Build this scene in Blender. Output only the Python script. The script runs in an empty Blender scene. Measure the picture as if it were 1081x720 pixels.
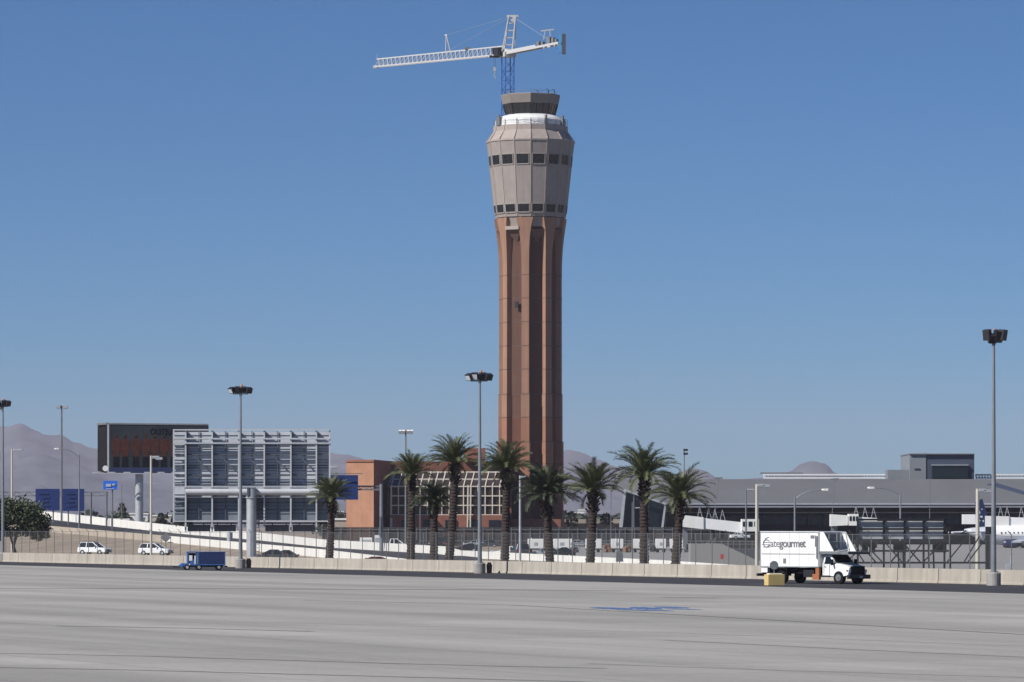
import bpy, bmesh, math, random
from mathutils import Vector, Matrix
random.seed(7)
S = bpy.context.scene
COL = S.collection
R = math.radians
F = 4800.0      # focal length in photo pixels (photo is 1081 wide)
HC = 4.15       # camera height
YH = 555.0      # horizon row
K = F * HC
def X(px, D): return (px - 540.5) / F * D
def Z(py, D): return HC - (py - YH) * D / F
def W(px, py, D): return Vector((X(px, D), D, Z(py, D)))
def GD(py): return K / (py - YH)
def G(px, py, z=0.0):
    D = GD(py); return Vector((X(px, D), D, z))

# ---------------------------------------------------------------- materials
def mat(name, col, rough=0.7, var=0.12, scale=1.0, metal=0.0, bump=0.0, stretch=None, spec=0.5, alpha=None, streak=0.0):
    m = bpy.data.materials.new(name); m.use_nodes = True
    nt = m.node_tree; N = nt.nodes; L = nt.links
    b = N['Principled BSDF']
    b.inputs['Roughness'].default_value = rough
    b.inputs['Metallic'].default_value = metal
    b.inputs['Specular IOR Level'].default_value = spec
    if var <= 0:
        b.inputs['Base Color'].default_value = (*col, 1)
    else:
        g = N.new('ShaderNodeNewGeometry'); mp = N.new('ShaderNodeMapping')
        mp.inputs['Scale'].default_value = stretch or (1, 1, 1)
        n = N.new('ShaderNodeTexNoise'); n.inputs['Scale'].default_value = scale; n.inputs['Detail'].default_value = 6; n.inputs['Roughness'].default_value = 0.6
        L.new(g.outputs['Position'], mp.inputs['Vector']); L.new(mp.outputs[0], n.inputs['Vector'])
        r = N.new('ShaderNodeMapRange'); r.inputs['From Min'].default_value = 0.3; r.inputs['From Max'].default_value = 0.7
        r.inputs['To Min'].default_value = 1 - var; r.inputs['To Max'].default_value = 1 + var
        L.new(n.outputs['Fac'], r.inputs['Value'])
        mx = N.new('ShaderNodeMix'); mx.data_type = 'RGBA'; mx.blend_type = 'MULTIPLY'; mx.inputs[0].default_value = 1
        mx.inputs[6].default_value = (*col, 1); L.new(r.outputs[0], mx.inputs[7])
        out = mx.outputs[2]
        if streak > 0:   # weather streaks running down vertical faces
            mp2 = N.new('ShaderNodeMapping'); mp2.inputs['Scale'].default_value = (1.3, 1.3, 0.08)
            n2 = N.new('ShaderNodeTexNoise'); n2.inputs['Scale'].default_value = 1.0; n2.inputs['Detail'].default_value = 5
            L.new(g.outputs['Position'], mp2.inputs['Vector']); L.new(mp2.outputs[0], n2.inputs['Vector'])
            r2 = N.new('ShaderNodeMapRange'); r2.inputs['From Min'].default_value = 0.35; r2.inputs['From Max'].default_value = 0.65
            r2.inputs['To Min'].default_value = 1 - streak; r2.inputs['To Max'].default_value = 1 + streak * .4
            L.new(n2.outputs['Fac'], r2.inputs['Value'])
            m2 = N.new('ShaderNodeMix'); m2.data_type = 'RGBA'; m2.blend_type = 'MULTIPLY'; m2.inputs[0].default_value = 1
            L.new(out, m2.inputs[6]); L.new(r2.outputs[0], m2.inputs[7]); out = m2.outputs[2]
        L.new(out, b.inputs['Base Color'])
        if bump > 0:
            bp = N.new('ShaderNodeBump'); bp.inputs['Strength'].default_value = bump; bp.inputs['Distance'].default_value = 0.05
            L.new(n.outputs['Fac'], bp.inputs['Height']); L.new(bp.outputs[0], b.inputs['Normal'])
    if alpha is not None:
        t = N.new('ShaderNodeBsdfTransparent'); ms = N.new('ShaderNodeMixShader'); ms.inputs[0].default_value = alpha
        L.new(t.outputs[0], ms.inputs[1]); L.new(b.outputs[0], ms.inputs[2])
        L.new(ms.outputs[0], N['Material Output'].inputs['Surface'])
    return m

M = dict(
 dirt=mat('desert_dirt', (.235, .19, .145), .95, .22, .03),
 dirt2=mat('brown_dirt', (.23, .185, .14), .95, .25, .25),
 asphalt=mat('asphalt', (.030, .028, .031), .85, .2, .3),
 asphalt2=mat('worn_asphalt', (.25, .215, .17), .9, .12, .1),
 farconc=mat('far_apron_concrete', (.24, .232, .222), .85, .08, .05),
 jersey=mat('barrier_concrete', (.375, .34, .29), .85, .08, .8, streak=.15),
 white_conc=mat('white_parapet_concrete', (.68, .665, .62), .8, .06, .5, streak=.10),
 tan_conc=mat('tan_parapet_concrete', (.36, .31, .25), .85, .10, .5, streak=.1),
 darkwall=mat('dark_fascia_and_shade', (.025, .023, .024), .9, .2, .5),
 conc=mat('pedestal_concrete', (.30, .285, .27), .85, .15, 2.0, streak=.2),
 seam=mat('seam_tar', (.10, .098, .10), .8, .3, .4, alpha=.55),
 bluereflect=mat('blue_ground_reflection', (.035, .14, .40), .7, .5, 1.5, alpha=.62),
 mastgrey=mat('mast_paint_grey', (.20, .215, .235), .5, .12, 1.5, metal=.2),
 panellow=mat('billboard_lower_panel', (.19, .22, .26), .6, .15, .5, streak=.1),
 trpanel=mat('trestle_panel', (.33, .34, .35), .6, .25, .8),
 ghframe=mat('cream_window_frame', (.56, .51, .44), .6, .08, 1.5),
 ghglass=mat('greenhouse_glass', (.042, .030, .026), .45, .4, .3, spec=.15),
 boxwhite=mat('truck_box_white', (.76, .76, .75), .4, .03, .8, streak=.05),
 faint=mat('faint_seam', (.52, .52, .52), .6, 0),
 galv=mat('galvanised_steel', (.42, .44, .46), .5, .12, 1.5, metal=.35),
 galvd=mat('dull_grey_steel', (.17, .18, .19), .55, .15, 1.5, metal=.3),
 dark=mat('dark_steel', (.016, .017, .02), .5, .2, 1.5, metal=.2),
 black=mat('black_rubber', (.008, .008, .010), .9, .2, 3, spec=.2),
 lampblack=mat('lamp_housing', (.02, .02, .025), .4, .1, 3),
 lampglass=mat('lamp_glass', (.55, .58, .6), .15, .05, 3),
 white=mat('white_paint', (.76, .76, .75), .35, .04, .8),
 whitewarm=mat('white_metal_panel', (.72, .71, .68), .5, .05, .5, streak=.05),
 beige=mat('beige_post_paint', (.50, .47, .40), .5, .06, 1),
 glass=mat('dark_glass', (.008, .012, .017), .08, 0, spec=.45),
 glass2=mat('tinted_glass', (.012, .016, .018), .12, .2, .7, spec=.8),
 sign=mat('blue_sign_paint', (.008, .026, .13), .5, .08, .7),
 sign2=mat('bright_blue_sign', (.02, .14, .62), .5, .1, 3),
 bark=mat('palm_bark', (.034, .023, .019), .95, .4, 4, bump=.6),
 frond=mat('palm_frond', (.085, .098, .038), .6, .35, 1.2),
 frondd=mat('palm_frond_dark', (.042, .056, .028), .65, .35, 1.2),
 dead=mat('dry_frond', (.12, .10, .05), .9, .3, 2),
 leaf=mat('shrub_leaf', (.045, .065, .028), .7, .4, 1),
 farleaf=mat('far_tree_leaf', (.035, .045, .03), .8, .4, .1),
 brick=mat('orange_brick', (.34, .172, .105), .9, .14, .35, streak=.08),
 brickd=mat('dark_and_shaded_brick', (.22, .09, .06), .9, .16, .35, streak=.08),
 head=mat('tower_head_panel', (.28, .245, .225), .75, .07, .5, streak=.07),
 headroof=mat('tower_shoulder', (.32, .272, .245), .8, .08, .6, streak=.06),
 cabroof=mat('cab_fascia', (.20, .175, .158), .7, .08, .6),
 shaft=mat('shaft_concrete', (.405, .245, .19), .85, .10, .25, streak=.12),
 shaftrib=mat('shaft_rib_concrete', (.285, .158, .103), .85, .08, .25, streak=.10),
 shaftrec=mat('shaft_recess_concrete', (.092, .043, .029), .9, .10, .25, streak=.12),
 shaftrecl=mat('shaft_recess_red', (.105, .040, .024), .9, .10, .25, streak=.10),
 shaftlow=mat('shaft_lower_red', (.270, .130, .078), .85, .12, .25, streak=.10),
 joint=mat('joint_dark', (.12, .07, .055), .9, .1, 1),
 troof=mat('terminal_roof_metal', (.135, .137, .142), .7, .08, .12, metal=.0, stretch=(1, .3, .3)),
 twall=mat('terminal_dark_wall', (.009, .010, .014), .8, .25, .15),
 tglass=mat('terminal_glass', (.010, .014, .02), .15, .2, .2, spec=.35),
 tgrey=mat('roof_box_grey', (.20, .215, .235), .6, .07, .2),
 tblue=mat('roof_box_blue', (.045, .06, .095), .6, .07, .2),
 craneb=mat('crane_blue', (.02, .10, .38), .45, .1, .8),
 cranew=mat('crane_white', (.48, .48, .48), .45, .05, .8),
 cranecyan=mat('crane_light_blue', (.05, .30, .60), .5, .05, 1),
 weight=mat('counterweight_concrete', (.06, .065, .08), .8, .2, 1),
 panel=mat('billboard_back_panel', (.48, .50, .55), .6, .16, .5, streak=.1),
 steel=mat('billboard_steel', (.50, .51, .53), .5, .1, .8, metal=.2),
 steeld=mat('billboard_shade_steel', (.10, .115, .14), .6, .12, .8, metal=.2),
 adback=mat('ad_backdrop', (.020, .027, .034), .8, .4, .12, spec=.1),
 adskin=mat('ad_skin', (.050, .016, .011), .8, .3, 1, spec=.1),
 adpants=mat('ad_trousers', (.003, .004, .007), .8, .2, 1, spec=.05),
 adhair=mat('ad_hair', (.008, .006, .005), .7, .2, 1),
 orange=mat('orange_plastic', (.32, .11, .04), .5, .1, 2),
 beacon=mat('beacon_orange', (.75, .22, .07), .4, 0),
 yellow=mat('yellow_box', (.58, .43, .17), .6, .08, 2),
 cream=mat('cream_lid', (.72, .68, .58), .6, .05, 2),
 tugblue=mat('tug_dark_blue', (.015, .03, .10), .45, .1, 1),
 tuglight=mat('tug_light_blue', (.05, .14, .38), .4, .1, 1),
 letter=mat('grey_lettering', (.17, .17, .18), .5, 0),
 carwhite=mat('white_car_paint', (.74, .75, .76), .25, .03, 1),
 carblack=mat('black_car_paint', (.015, .016, .02), .2, .1, 1),
 cardark=mat('charcoal_car_paint', (.05, .055, .06), .25, .1, 1),
 carred=mat('dark_red_car_paint', (.14, .02, .02), .25, .1, 1),
 carsilver=mat('silver_car_paint', (.45, .46, .47), .3, .05, 1, metal=.4),
 red=mat('red_plate', (.4, .04, .03), .5, .05, 1),
 navy=mat('navy_tail_paint', (.012, .02, .07), .4, .1, 1),
 planegrey=mat('fuselage_grey', (.42, .45, .50), .35, .05, 1),
 mount=mat('mountain_rock', (.085, .09, .105), .95, .45, .006),
 chain=mat('chain_link', (.20, .20, .20), .6, 0, alpha=.09),
 screen=mat('fence_screen', (.035, .036, .04), .9, .4, .35, alpha=.9),
 fbuild=mat('far_building', (.40, .37, .34), .85, .2, .02),
 fbuildw=mat('far_white_building', (.66, .66, .65), .85, .1, .02),
 brown=mat('overpass_concrete', (.34, .29, .24), .9, .1, .2),
 maroon=mat('maroon_gear', (.16, .09, .06), .8, .3, 1),
)
# ---------------------------------------------------------------- mesh builder
def woff(o):
    v = Vector((0, 0, 0))
    while o is not None: v += o.location; o = o.parent
    return v
class MB:
    def __init__(s): s.v = []; s.f = []
    def add(s, vs, fs):
        n = len(s.v); s.v += [Vector(v) for v in vs]; s.f += [tuple(i + n for i in f) for f in fs]; return s
    def box(s, c, d, rz=0.0, rx=0.0, ry=0.0):
        m = Matrix.Rotation(rz, 3, 'Z') @ Matrix.Rotation(ry, 3, 'Y') @ Matrix.Rotation(rx, 3, 'X')
        c = Vector(c); q = [Vector((x * d[0] / 2, y * d[1] / 2, z * d[2] / 2)) for x in (-1, 1) for y in (-1, 1) for z in (-1, 1)]
        return s.add([c + m @ p for p in q], [(0, 1, 3, 2), (4, 6, 7, 5), (0, 4, 5, 1), (2, 3, 7, 6), (0, 2, 6, 4), (1, 5, 7, 3)])
    def beam(s, a, b, w, h=None):
        a = Vector(a); b = Vector(b); h = h or w; d = (b - a).normalized()
        u = d.cross(Vector((0, 0, 1)))
        if u.length < 1e-3: u = Vector((1, 0, 0))
        u.normalize(); v = u.cross(d)
        q = []
        for p in (a, b):
            for x, y in ((-1, -1), (1, -1), (1, 1), (-1, 1)): q.append(p + u * x * w / 2 + v * y * h / 2)
        return s.add(q, [(3, 2, 1, 0), (4, 5, 6, 7), (0, 1, 5, 4), (1, 2, 6, 5), (2, 3, 7, 6), (3, 0, 4, 7)])
    def cyl(s, a, b, r0, r1=None, n=10, caps=True):
        a = Vector(a); b = Vector(b); r1 = r0 if r1 is None else r1; d = (b - a).normalized()
        u = d.cross(Vector((0, 0, 1)))
        if u.length < 1e-3: u = Vector((1, 0, 0))
        u.normalize(); v = u.cross(d)
        q = [a + (u * math.cos(t) + v * math.sin(t)) * r0 for t in [2 * math.pi * i / n for i in range(n)]]
        q += [b + (u * math.cos(t) + v * math.sin(t)) * r1 for t in [2 * math.pi * i / n for i in range(n)]]
        fs = [(i, (i + 1) % n, n + (i + 1) % n, n + i) for i in range(n)]
        if caps: fs += [tuple(range(n))[::-1], tuple(range(n, 2 * n))]
        return s.add(q, fs)
    def tube(s, pts, r, n=6):
        for a, b in zip(pts[:-1], pts[1:]): s.cyl(a, b, r, r, n)
        return s
    def prism(s, pts, vec):      # polygon pts extruded by vec
        n = len(pts); vec = Vector(vec); q = [Vector(p) for p in pts]; q += [p + vec for p in q]
        return s.add(q, [tuple(range(n))[::-1], tuple(range(n, 2 * n))] + [(i, (i + 1) % n, n + (i + 1) % n, n + i) for i in range(n)])
    def lathe(s, prof, n, ph=0.0, c=(0, 0), cap0=True, cap1=True):   # prof list of (r, z)
        q = []
        for r, z in prof:
            for i in range(n):
                t = ph + 2 * math.pi * i / n
                q.append((c[0] + r * math.sin(t), c[1] - r * math.cos(t), z))
        fs = []
        for k in range(len(prof) - 1):
            for i in range(n):
                j = (i + 1) % n; fs.append((k * n + i, k * n + j, (k + 1) * n + j, (k + 1) * n + i))
        if cap0: fs.append(tuple(range(n))[::-1])
        if cap1: fs.append(tuple(range((len(prof) - 1) * n, len(prof) * n)))
        return s.add(q, fs)
    def loft(s, rings, close=True):
        n = len(rings[0]); q = [p for r in rings for p in r]; fs = []
        for k in range(len(rings) - 1):
            for i in range(n):
                j = (i + 1) % n; fs.append((k * n + i, k * n + j, (k + 1) * n + j, (k + 1) * n + i))
        if close: fs += [tuple(range(n))[::-1], tuple(range((len(rings) - 1) * n, len(rings) * n))]
        return s.add(q, fs)
    def build_each(s, name, m, parent=None, **k):     # every added shape its own part
        par = list(range(len(s.v)))
        def fd(i):
            while par[i] != i: i = par[i]
            return i
        for f in s.f:
            for i in f[1:]: par[fd(i)] = fd(f[0])
        grp = {}
        for f in s.f: grp.setdefault(fd(f[0]), []).append(f)
        out = []
        for fs in grp.values():
            q = MB(); ids = sorted({i for f in fs for i in f}); mp = {a: b for b, a in enumerate(ids)}
            q.add([s.v[i] for i in ids], [tuple(mp[i] for i in f) for f in fs]); out.append(q.build(name, m, parent, **k))
        return out
    def build(s, name, m, parent=None, smooth=False, rc=True, bevel=0):
        me = bpy.data.meshes.new(name); off = woff(parent)
        me.from_pydata([v - off for v in s.v], [], s.f); me.update()
        if rc:
            bm = bmesh.new(); bm.from_mesh(me); bmesh.ops.recalc_face_normals(bm, faces=bm.faces); bm.to_mesh(me); bm.free()
        if smooth:
            for p in me.polygons: p.use_smooth = True
        me.materials.append(M[m] if isinstance(m, str) else m)
        o = bpy.data.objects.new(name, me); COL.objects.link(o); o.parent = parent
        if bevel:
            b = o.modifiers.new('bevel', 'BEVEL'); b.width = bevel; b.segments = 2; b.limit_method = 'ANGLE'
        return o
def tag(o, label=None, cat=None, group=None, kind=None):
    if label: o['label'] = label
    if cat: o['category'] = cat
    if group: o['group'] = group
    if kind: o['kind'] = kind
    return o
def thing(name, label, cat, loc=(0, 0, 0), group=None):
    o = bpy.data.objects.new(name, None); COL.objects.link(o); o.location = loc
    o.empty_display_size = .3
    return tag(o, label, cat, group)
def copy_tree(o, parent=None):
    c = o.copy(); COL.objects.link(c); c.parent = parent
    for ch in o.children: copy_tree(ch, c)
    return c
def struct(name, mb, m, **k): return tag(mb.build(name, m, None, **k), kind='structure')
def text(body, size, m, parent, mtx, name='lettering', off=0.0, space=1.0, ext=0.01):
    c = bpy.data.curves.new('t', 'FONT'); c.body = body; c.size = size; c.offset = off; c.space_character = space; c.extrude = ext
    t = bpy.data.objects.new('t', c); COL.objects.link(t); bpy.context.view_layer.update()
    dg = bpy.context.evaluated_depsgraph_get()
    me = bpy.data.meshes.new_from_object(t.evaluated_get(dg)); bpy.data.objects.remove(t)
    me.transform(mtx); me.transform(Matrix.Translation(-woff(parent))); me.materials.clear(); me.materials.append(M[m])
    o = bpy.data.objects.new(name, me); COL.objects.link(o); o.parent = parent
    return o

# ---------------------------------------------------------------- ground
def sheet(name, pts, z, m):
    mb = MB(); mb.add([(p[0], p[1], z) for p in pts], [tuple(range(len(pts)))]); return struct(name, mb, m, rc=False)
sheet('ground', [(-20000, -300), (20000, -300), (20000, 20000), (-20000, 20000)], 0, 'dirt')
def wall_D(px): return K / (38 + 0.0231 * px)
def wall_pt(px, dd=0.0):
    D = wall_D(px) + dd; return Vector((X(px, wall_D(px)), D, 0))
WA = G(-60, 593 - .0231 * 60); WB = G(1200, 593 + .0231 * 1200)
wd = (WB - WA).normalized(); wn = Vector((-wd.y, wd.x, 0))    # wn points away from camera side
if wn.y < 0: wn = -wn
WA2 = WA - wd * 200; WB2 = WB + wd * 120
# apron concrete
def apron_mat():
    m = mat('apron_concrete', (.335, .325, .325), .8, 0)
    nt = m.node_tree; N = nt.nodes; L = nt.links; b = N['Principled BSDF']
    g = N.new('ShaderNodeNewGeometry')
    ang = math.atan2(wd.y, wd.x)
    def layer(sc, stretch, lo, hi, detail=6):
        mp = N.new('ShaderNodeMapping'); mp.vector_type = 'TEXTURE'
        mp.inputs['Rotation'].default_value = (0, 0, ang); mp.inputs['Scale'].default_value = stretch
        n = N.new('ShaderNodeTexNoise'); n.inputs['Scale'].default_value = sc; n.inputs['Detail'].default_value = detail
        L.new(g.outputs['Position'], mp.inputs[0]); L.new(mp.outputs[0], n.inputs['Vector'])
        r = N.new('ShaderNodeMapRange'); r.inputs['From Min'].default_value = .32; r.inputs['From Max'].default_value = .68
        r.inputs['To Min'].default_value = lo; r.inputs['To Max'].default_value = hi
        L.new(n.outputs['Fac'], r.inputs['Value']); return r.outputs[0]
    a = layer(.25, (60, 1.2, 1), .84, 1.10)
    c = layer(.12, (12, 1, 1), .86, 1.10)
    d = layer(3.0, (1, 1, 1), .93, 1.07, 8)
    # concrete slabs with slightly different tones
    mp = N.new('ShaderNodeMapping'); mp.inputs['Rotation'].default_value = (0, 0, -ang)
    bk = N.new('ShaderNodeTexBrick'); bk.inputs['Scale'].default_value = 1; bk.offset = 0; bk.inputs['Brick Width'].default_value = 7.6; bk.inputs['Row Height'].default_value = 7.6
    bk.inputs['Mortar Size'].default_value = .05; bk.inputs['Color1'].default_value = (.90, .90, .90, 1); bk.inputs['Color2'].default_value = (1.05, 1.05, 1.05, 1); bk.inputs['Mortar'].default_value = (.6, .6, .6, 1)
    L.new(g.outputs['Position'], mp.inputs[0]); L.new(mp.outputs[0], bk.inputs['Vector'])
    def mul(x, y):
        q = N.new('ShaderNodeMix'); q.data_type = 'RGBA'; q.blend_type = 'MULTIPLY'; q.inputs[0].default_value = 1
        L.new(x, q.inputs[6]); L.new(y, q.inputs[7]); return q.outputs[2]
    rgb = N.new('ShaderNodeRGB'); rgb.outputs[0].default_value = (.345, .329, .300, 1)
    # oil and rubber stains
    st = N.new('ShaderNodeTexNoise'); st.inputs['Scale'].default_value = .16; st.inputs['Detail'].default_value = 9; st.inputs['Roughness'].default_value = .65
    L.new(g.outputs['Position'], st.inputs['Vector'])
    sr = N.new('ShaderNodeMapRange'); sr.inputs['From Min'].default_value = .60; sr.inputs['From Max'].default_value = .70; sr.inputs['To Min'].default_value = 1; sr.inputs['To Max'].default_value = .84
    L.new(st.outputs['Fac'], sr.inputs['Value'])
    o = mul(mul(mul(mul(mul(rgb.outputs[0], a), c), d), bk.outputs['Color']), sr.outputs[0])
    L.new(o, b.inputs['Base Color']); return m
M['apron'] = apron_mat()
sheet('apron', [(-400, -250), (400, -250), WB2 + Vector((260, 0, 0)), WB2, WA2, WA2 + Vector((-250, 0, 0))], .006, 'apron')
RA = G(0, 596.5); RB = G(1081, 627); rd = (RB - RA).normalized()
sheet('service_road', [RA - rd * 200, RB + rd * 140, WB2, WA2], .012, 'asphalt')
# tar seams and stains running over the apron
def seam(pts, w, nm='seam'):
    P = [G(*p) for p in pts]; mb = MB(); L_ = []; R_ = []
    for i, p in enumerate(P):
        a = P[max(0, i - 1)]; b = P[min(len(P) - 1, i + 1)]; t = (b - a).normalized(); n = Vector((-t.y, t.x, 0))
        L_.append(p + n * w / 2); R_.append(p - n * w / 2)
    vs = [(v.x, v.y, .018) for v in L_ + R_[::-1]]
    k = len(P); mb.add([(v.x, v.y, .018) for v in L_] + [(v.x, v.y, .018) for v in R_], [(i, i + 1, k + i + 1, k + i) for i in range(k - 1)])
    struct('pavement_' + nm, mb, 'seam', rc=False)
seam([(-60, 621), (200, 621.6), (400, 622.4), (560, 623), (660, 624)], 1.6)
seam([(320, 634), (540, 639), (800, 654), (1120, 672.5)], .34)
seam([(-60, 689), (150, 693), (300, 697.5), (420, 701), (540, 704), (640, 706)], .34)
seam([(-60, 704), (150, 708), (300, 712), (420, 715), (600, 720), (700, 724)], .36)
seam([(620, 701), (700, 704), (820, 708), (1120, 717)], .18)
seam([(-60, 652), (200, 655), (420, 661), (700, 668), (1120, 684)], .14)
seam([(60, 661), (200, 663.5), (330, 667)], .5)
seam([(700, 676), (900, 686), (1120, 696)], .22)
seam([(180, 596 + 6.2), (210, 603)], .6)
seam([(700, 631), (760, 631.6)], 1.2)
seam([(540, 612.5), (800, 618), (1120, 628)], .35)
# blue reflections on the apron, painted on as flat patches
random.seed(3)
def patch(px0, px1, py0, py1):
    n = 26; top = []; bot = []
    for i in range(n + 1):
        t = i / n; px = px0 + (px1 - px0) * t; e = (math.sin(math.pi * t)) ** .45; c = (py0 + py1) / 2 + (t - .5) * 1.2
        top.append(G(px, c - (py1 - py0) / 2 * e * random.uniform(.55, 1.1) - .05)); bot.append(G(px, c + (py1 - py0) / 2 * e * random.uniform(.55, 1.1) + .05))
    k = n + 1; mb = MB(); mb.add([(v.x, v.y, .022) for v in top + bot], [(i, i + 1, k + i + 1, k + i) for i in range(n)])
    struct('painted_reflection', mb, 'bluereflect', rc=False)
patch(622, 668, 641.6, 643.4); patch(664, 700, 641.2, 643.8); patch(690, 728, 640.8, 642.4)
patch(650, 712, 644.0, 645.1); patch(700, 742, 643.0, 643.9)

# land behind the barrier
lw = lambda px, py: G(px, py)
sheet('back_road', [wall_pt(-150, 1), wall_pt(420, 1), G(500, 580), G(-150, 580)], .006, 'asphalt2')
sheet('far_apron', [wall_pt(560, 3), wall_pt(1300, 3), G(1900, 571.5), G(560, 571.5)], .006, 'farconc')
sheet('bridge_shade_patch', [G(756, 578), G(790, 592), G(806, 592), G(800, 572.5), G(750, 572.5)], .012, 'asphalt')  # dark patch painted where the jet bridge shades the ground

# ---------------------------------------------------------------- roadside barrier
def strip_wall(name, pts, thick, m, label, cat):
    """pts: list of (base Vector, zbot, ztop); wall with a little thickness"""
    mb = MB(); rings = []
    for i, (p, z0, z1) in enumerate(pts):
        a = pts[max(0, i - 1)][0]; b = pts[min(len(pts) - 1, i + 1)][0]; t = Vector((b.x - a.x, b.y - a.y, 0)).normalized(); n = Vector((-t.y, t.x, 0))
        if n.y < 0: n = -n
        rings.append([Vector((p.x, p.y, z0)), Vector((p.x, p.y, z1)), Vector((p.x, p.y, z1)) + n * thick, Vector((p.x, p.y, z0)) + n * thick])
    mb.loft(rings)
    o = mb.build(name, m); tag(o, label, cat); return o
t = thing('concrete_barrier', 'long low beige concrete barrier running along the apron edge', 'barrier', WA2)
L = (WB2 - WA2).length; n = int(L / 6.0)
mb = MB(); jb = MB()
for i in range(n):
    a = WA2 + wd * (i * 6.0 + .04); b = WA2 + wd * ((i + 1) * 6.0 - .04)
    prof = [(-.20, 0), (-.20, .12), (-.14, .16), (-.12, 1.06), (.12, 1.06), (.14, .16), (.20, .12), (.20, 0)]
    mb.loft([[p + wn * (y + .30) + Vector((0, 0, z)) for y, z in prof] for p in (a, b)])
mb.build('barrier_wall', 'jersey', t)

# chain link fence behind it
f = thing('chain_link_fence', 'tall thin chain-link fence with grey posts behind the concrete barrier', 'fence', WA)
FL = (WB - WA).length; sp = 2.9; k = int(FL / sp); net = MB(); rail = MB()
fb = WA + wn * 1.2
for i in range(k):
    p = fb + wd * i * sp
    if p.y < 0: continue
    px = 540.5 + F * p.x / p.y
    q = MB(); q.cyl(p, p + Vector((0, 0, 3.55)), .036, .036, 6); q.beam(p + Vector((0, 0, 3.5)), p + Vector((0, 0, 3.8)) - wn * .3, .04)
    q.build('post', 'galvd', f)
net.add([fb + Vector((0, 0, .1)), fb + wd * (k - 1) * sp + Vector((0, 0, .1)), fb + wd * (k - 1) * sp + Vector((0, 0, 3.5)), fb + Vector((0, 0, 3.5))], [(0, 1, 2, 3)])
net.build('wire_mesh', 'chain', f, rc=False)
rail.cyl(fb + Vector((0, 0, 3.5)), fb + wd * (k - 1) * sp + Vector((0, 0, 3.5)), .018, .018, 5); rail.build('top_rail', 'galvd', f)

# ---------------------------------------------------------------- ramps left to centre
near = [(-140, 541, 790), (-60, 548, 765), (50, 555, 740), (180, 566, 690), (340, 580, 560), (435, 591, 480), (515, 599, 455)]
far = [(-140, 524, 930), (-60, 531, 910), (49, 540, 880), (195, 556, 800), (270, 562, 750), (340, 569.5, 700), (470, 577, 598), (484, 581, 588), (600, 586.5, 520), (700, 591.5, 480), (790, 597.5, 445)]
def seg(lst, a, b, hb):      # interpolate between px a..b
    out = []
    pxs = sorted(set([a, b] + [q[0] for q in lst if a < q[0] < b]))
    for px in pxs:
        for u, v in zip(lst[:-1], lst[1:]):
            if u[0] <= px <= v[0]:
                s_ = (px - u[0]) / (v[0] - u[0]); y = u[1] + s_ * (v[1] - u[1]); D = u[2] + s_ * (v[2] - u[2])
                p = W(px, y, D); out.append((p, hb(p.z), p.z)); break
    return out
strip_wall('parapet_wall', seg(near, -140, 172, lambda z: max(-.1, z - 1.0)), .3, 'tan_conc', 'tan concrete parapet above the dirt slope behind the white cars', 'parapet')
strip_wall('parapet_wall', seg(near, 172.5, 435, lambda z: max(-.1, z - 1.05)), .3, 'white_conc', 'lower white parapet sloping down under the framework billboard', 'parapet')
strip_wall('parapet_wall', seg(far, -140, 790, lambda z: z - 1.45 if z > 1.5 else -.1), .35, 'white_conc', 'long upper white parapet of the ramp sloping down past the palms', 'parapet')
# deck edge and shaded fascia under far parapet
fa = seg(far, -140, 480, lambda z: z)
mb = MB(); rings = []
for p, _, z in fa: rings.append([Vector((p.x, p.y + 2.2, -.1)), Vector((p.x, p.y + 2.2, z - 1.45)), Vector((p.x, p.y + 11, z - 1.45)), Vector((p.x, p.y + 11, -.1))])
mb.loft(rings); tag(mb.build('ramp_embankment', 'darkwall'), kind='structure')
mb = MB(); rings = []
for p, _, z in fa: rings.append([Vector((p.x, p.y + .02, z - 1.75)), Vector((p.x, p.y + .02, z - 1.46)), Vector((p.x, p.y + 11.2, z - 1.44)), Vector((p.x, p.y + 11.2, z - 1.75))])
mb.loft(rings); tag(mb.build('ramp_road', 'asphalt'), kind='structure')
# lower road between the two parapets
def at_px(lst, px):
    for u, v in zip(lst[:-1], lst[1:]):
        if u[0] <= px <= v[0]:
            s_ = (px - u[0]) / (v[0] - u[0]); return W(px, u[1] + s_ * (v[1] - u[1]), u[2] + s_ * (v[2] - u[2]))
mb = MB(); rings = []
for px in range(-140, 516, 15):
    a = at_px(near, px); b = at_px(far, px); zn = max(.02, a.z - .9)
    dy = 8 if px < 480 else 5 + (px - 480) / 20; zf = max(.03, b.z - dy * b.y / F)
    rings.append([Vector((a.x, a.y + .35, -.1)), Vector((a.x, a.y + .35, zn)), Vector((a.x + (b.x - a.x) * .15, a.y + (b.y - a.y) * .15, max(zn, zn + (zf - zn) * .15))), Vector((b.x, b.y - .25, zf)), Vector((b.x, b.y - .25, -.1))])
mb.loft(rings); tag(mb.build('lower_road', 'asphalt'), kind='structure')
mb = MB(); mb.box((X(450, 690), 690, .17), (X(530, 690) - X(370, 690), 70, .36)); tag(mb.build('raised_road', 'asphalt2'), kind='structure')
mb = MB(); mb.prism([W(748, 580, 840), W(757, 567.5, 840), W(800, 571, 840), W(808, 580, 840)], (0, 25, 0)); tag(mb.build('bridge_shade_wedge', 'darkwall'), kind='structure')  # added dark wedge, stands in for the shade beneath the jet bridge

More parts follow.
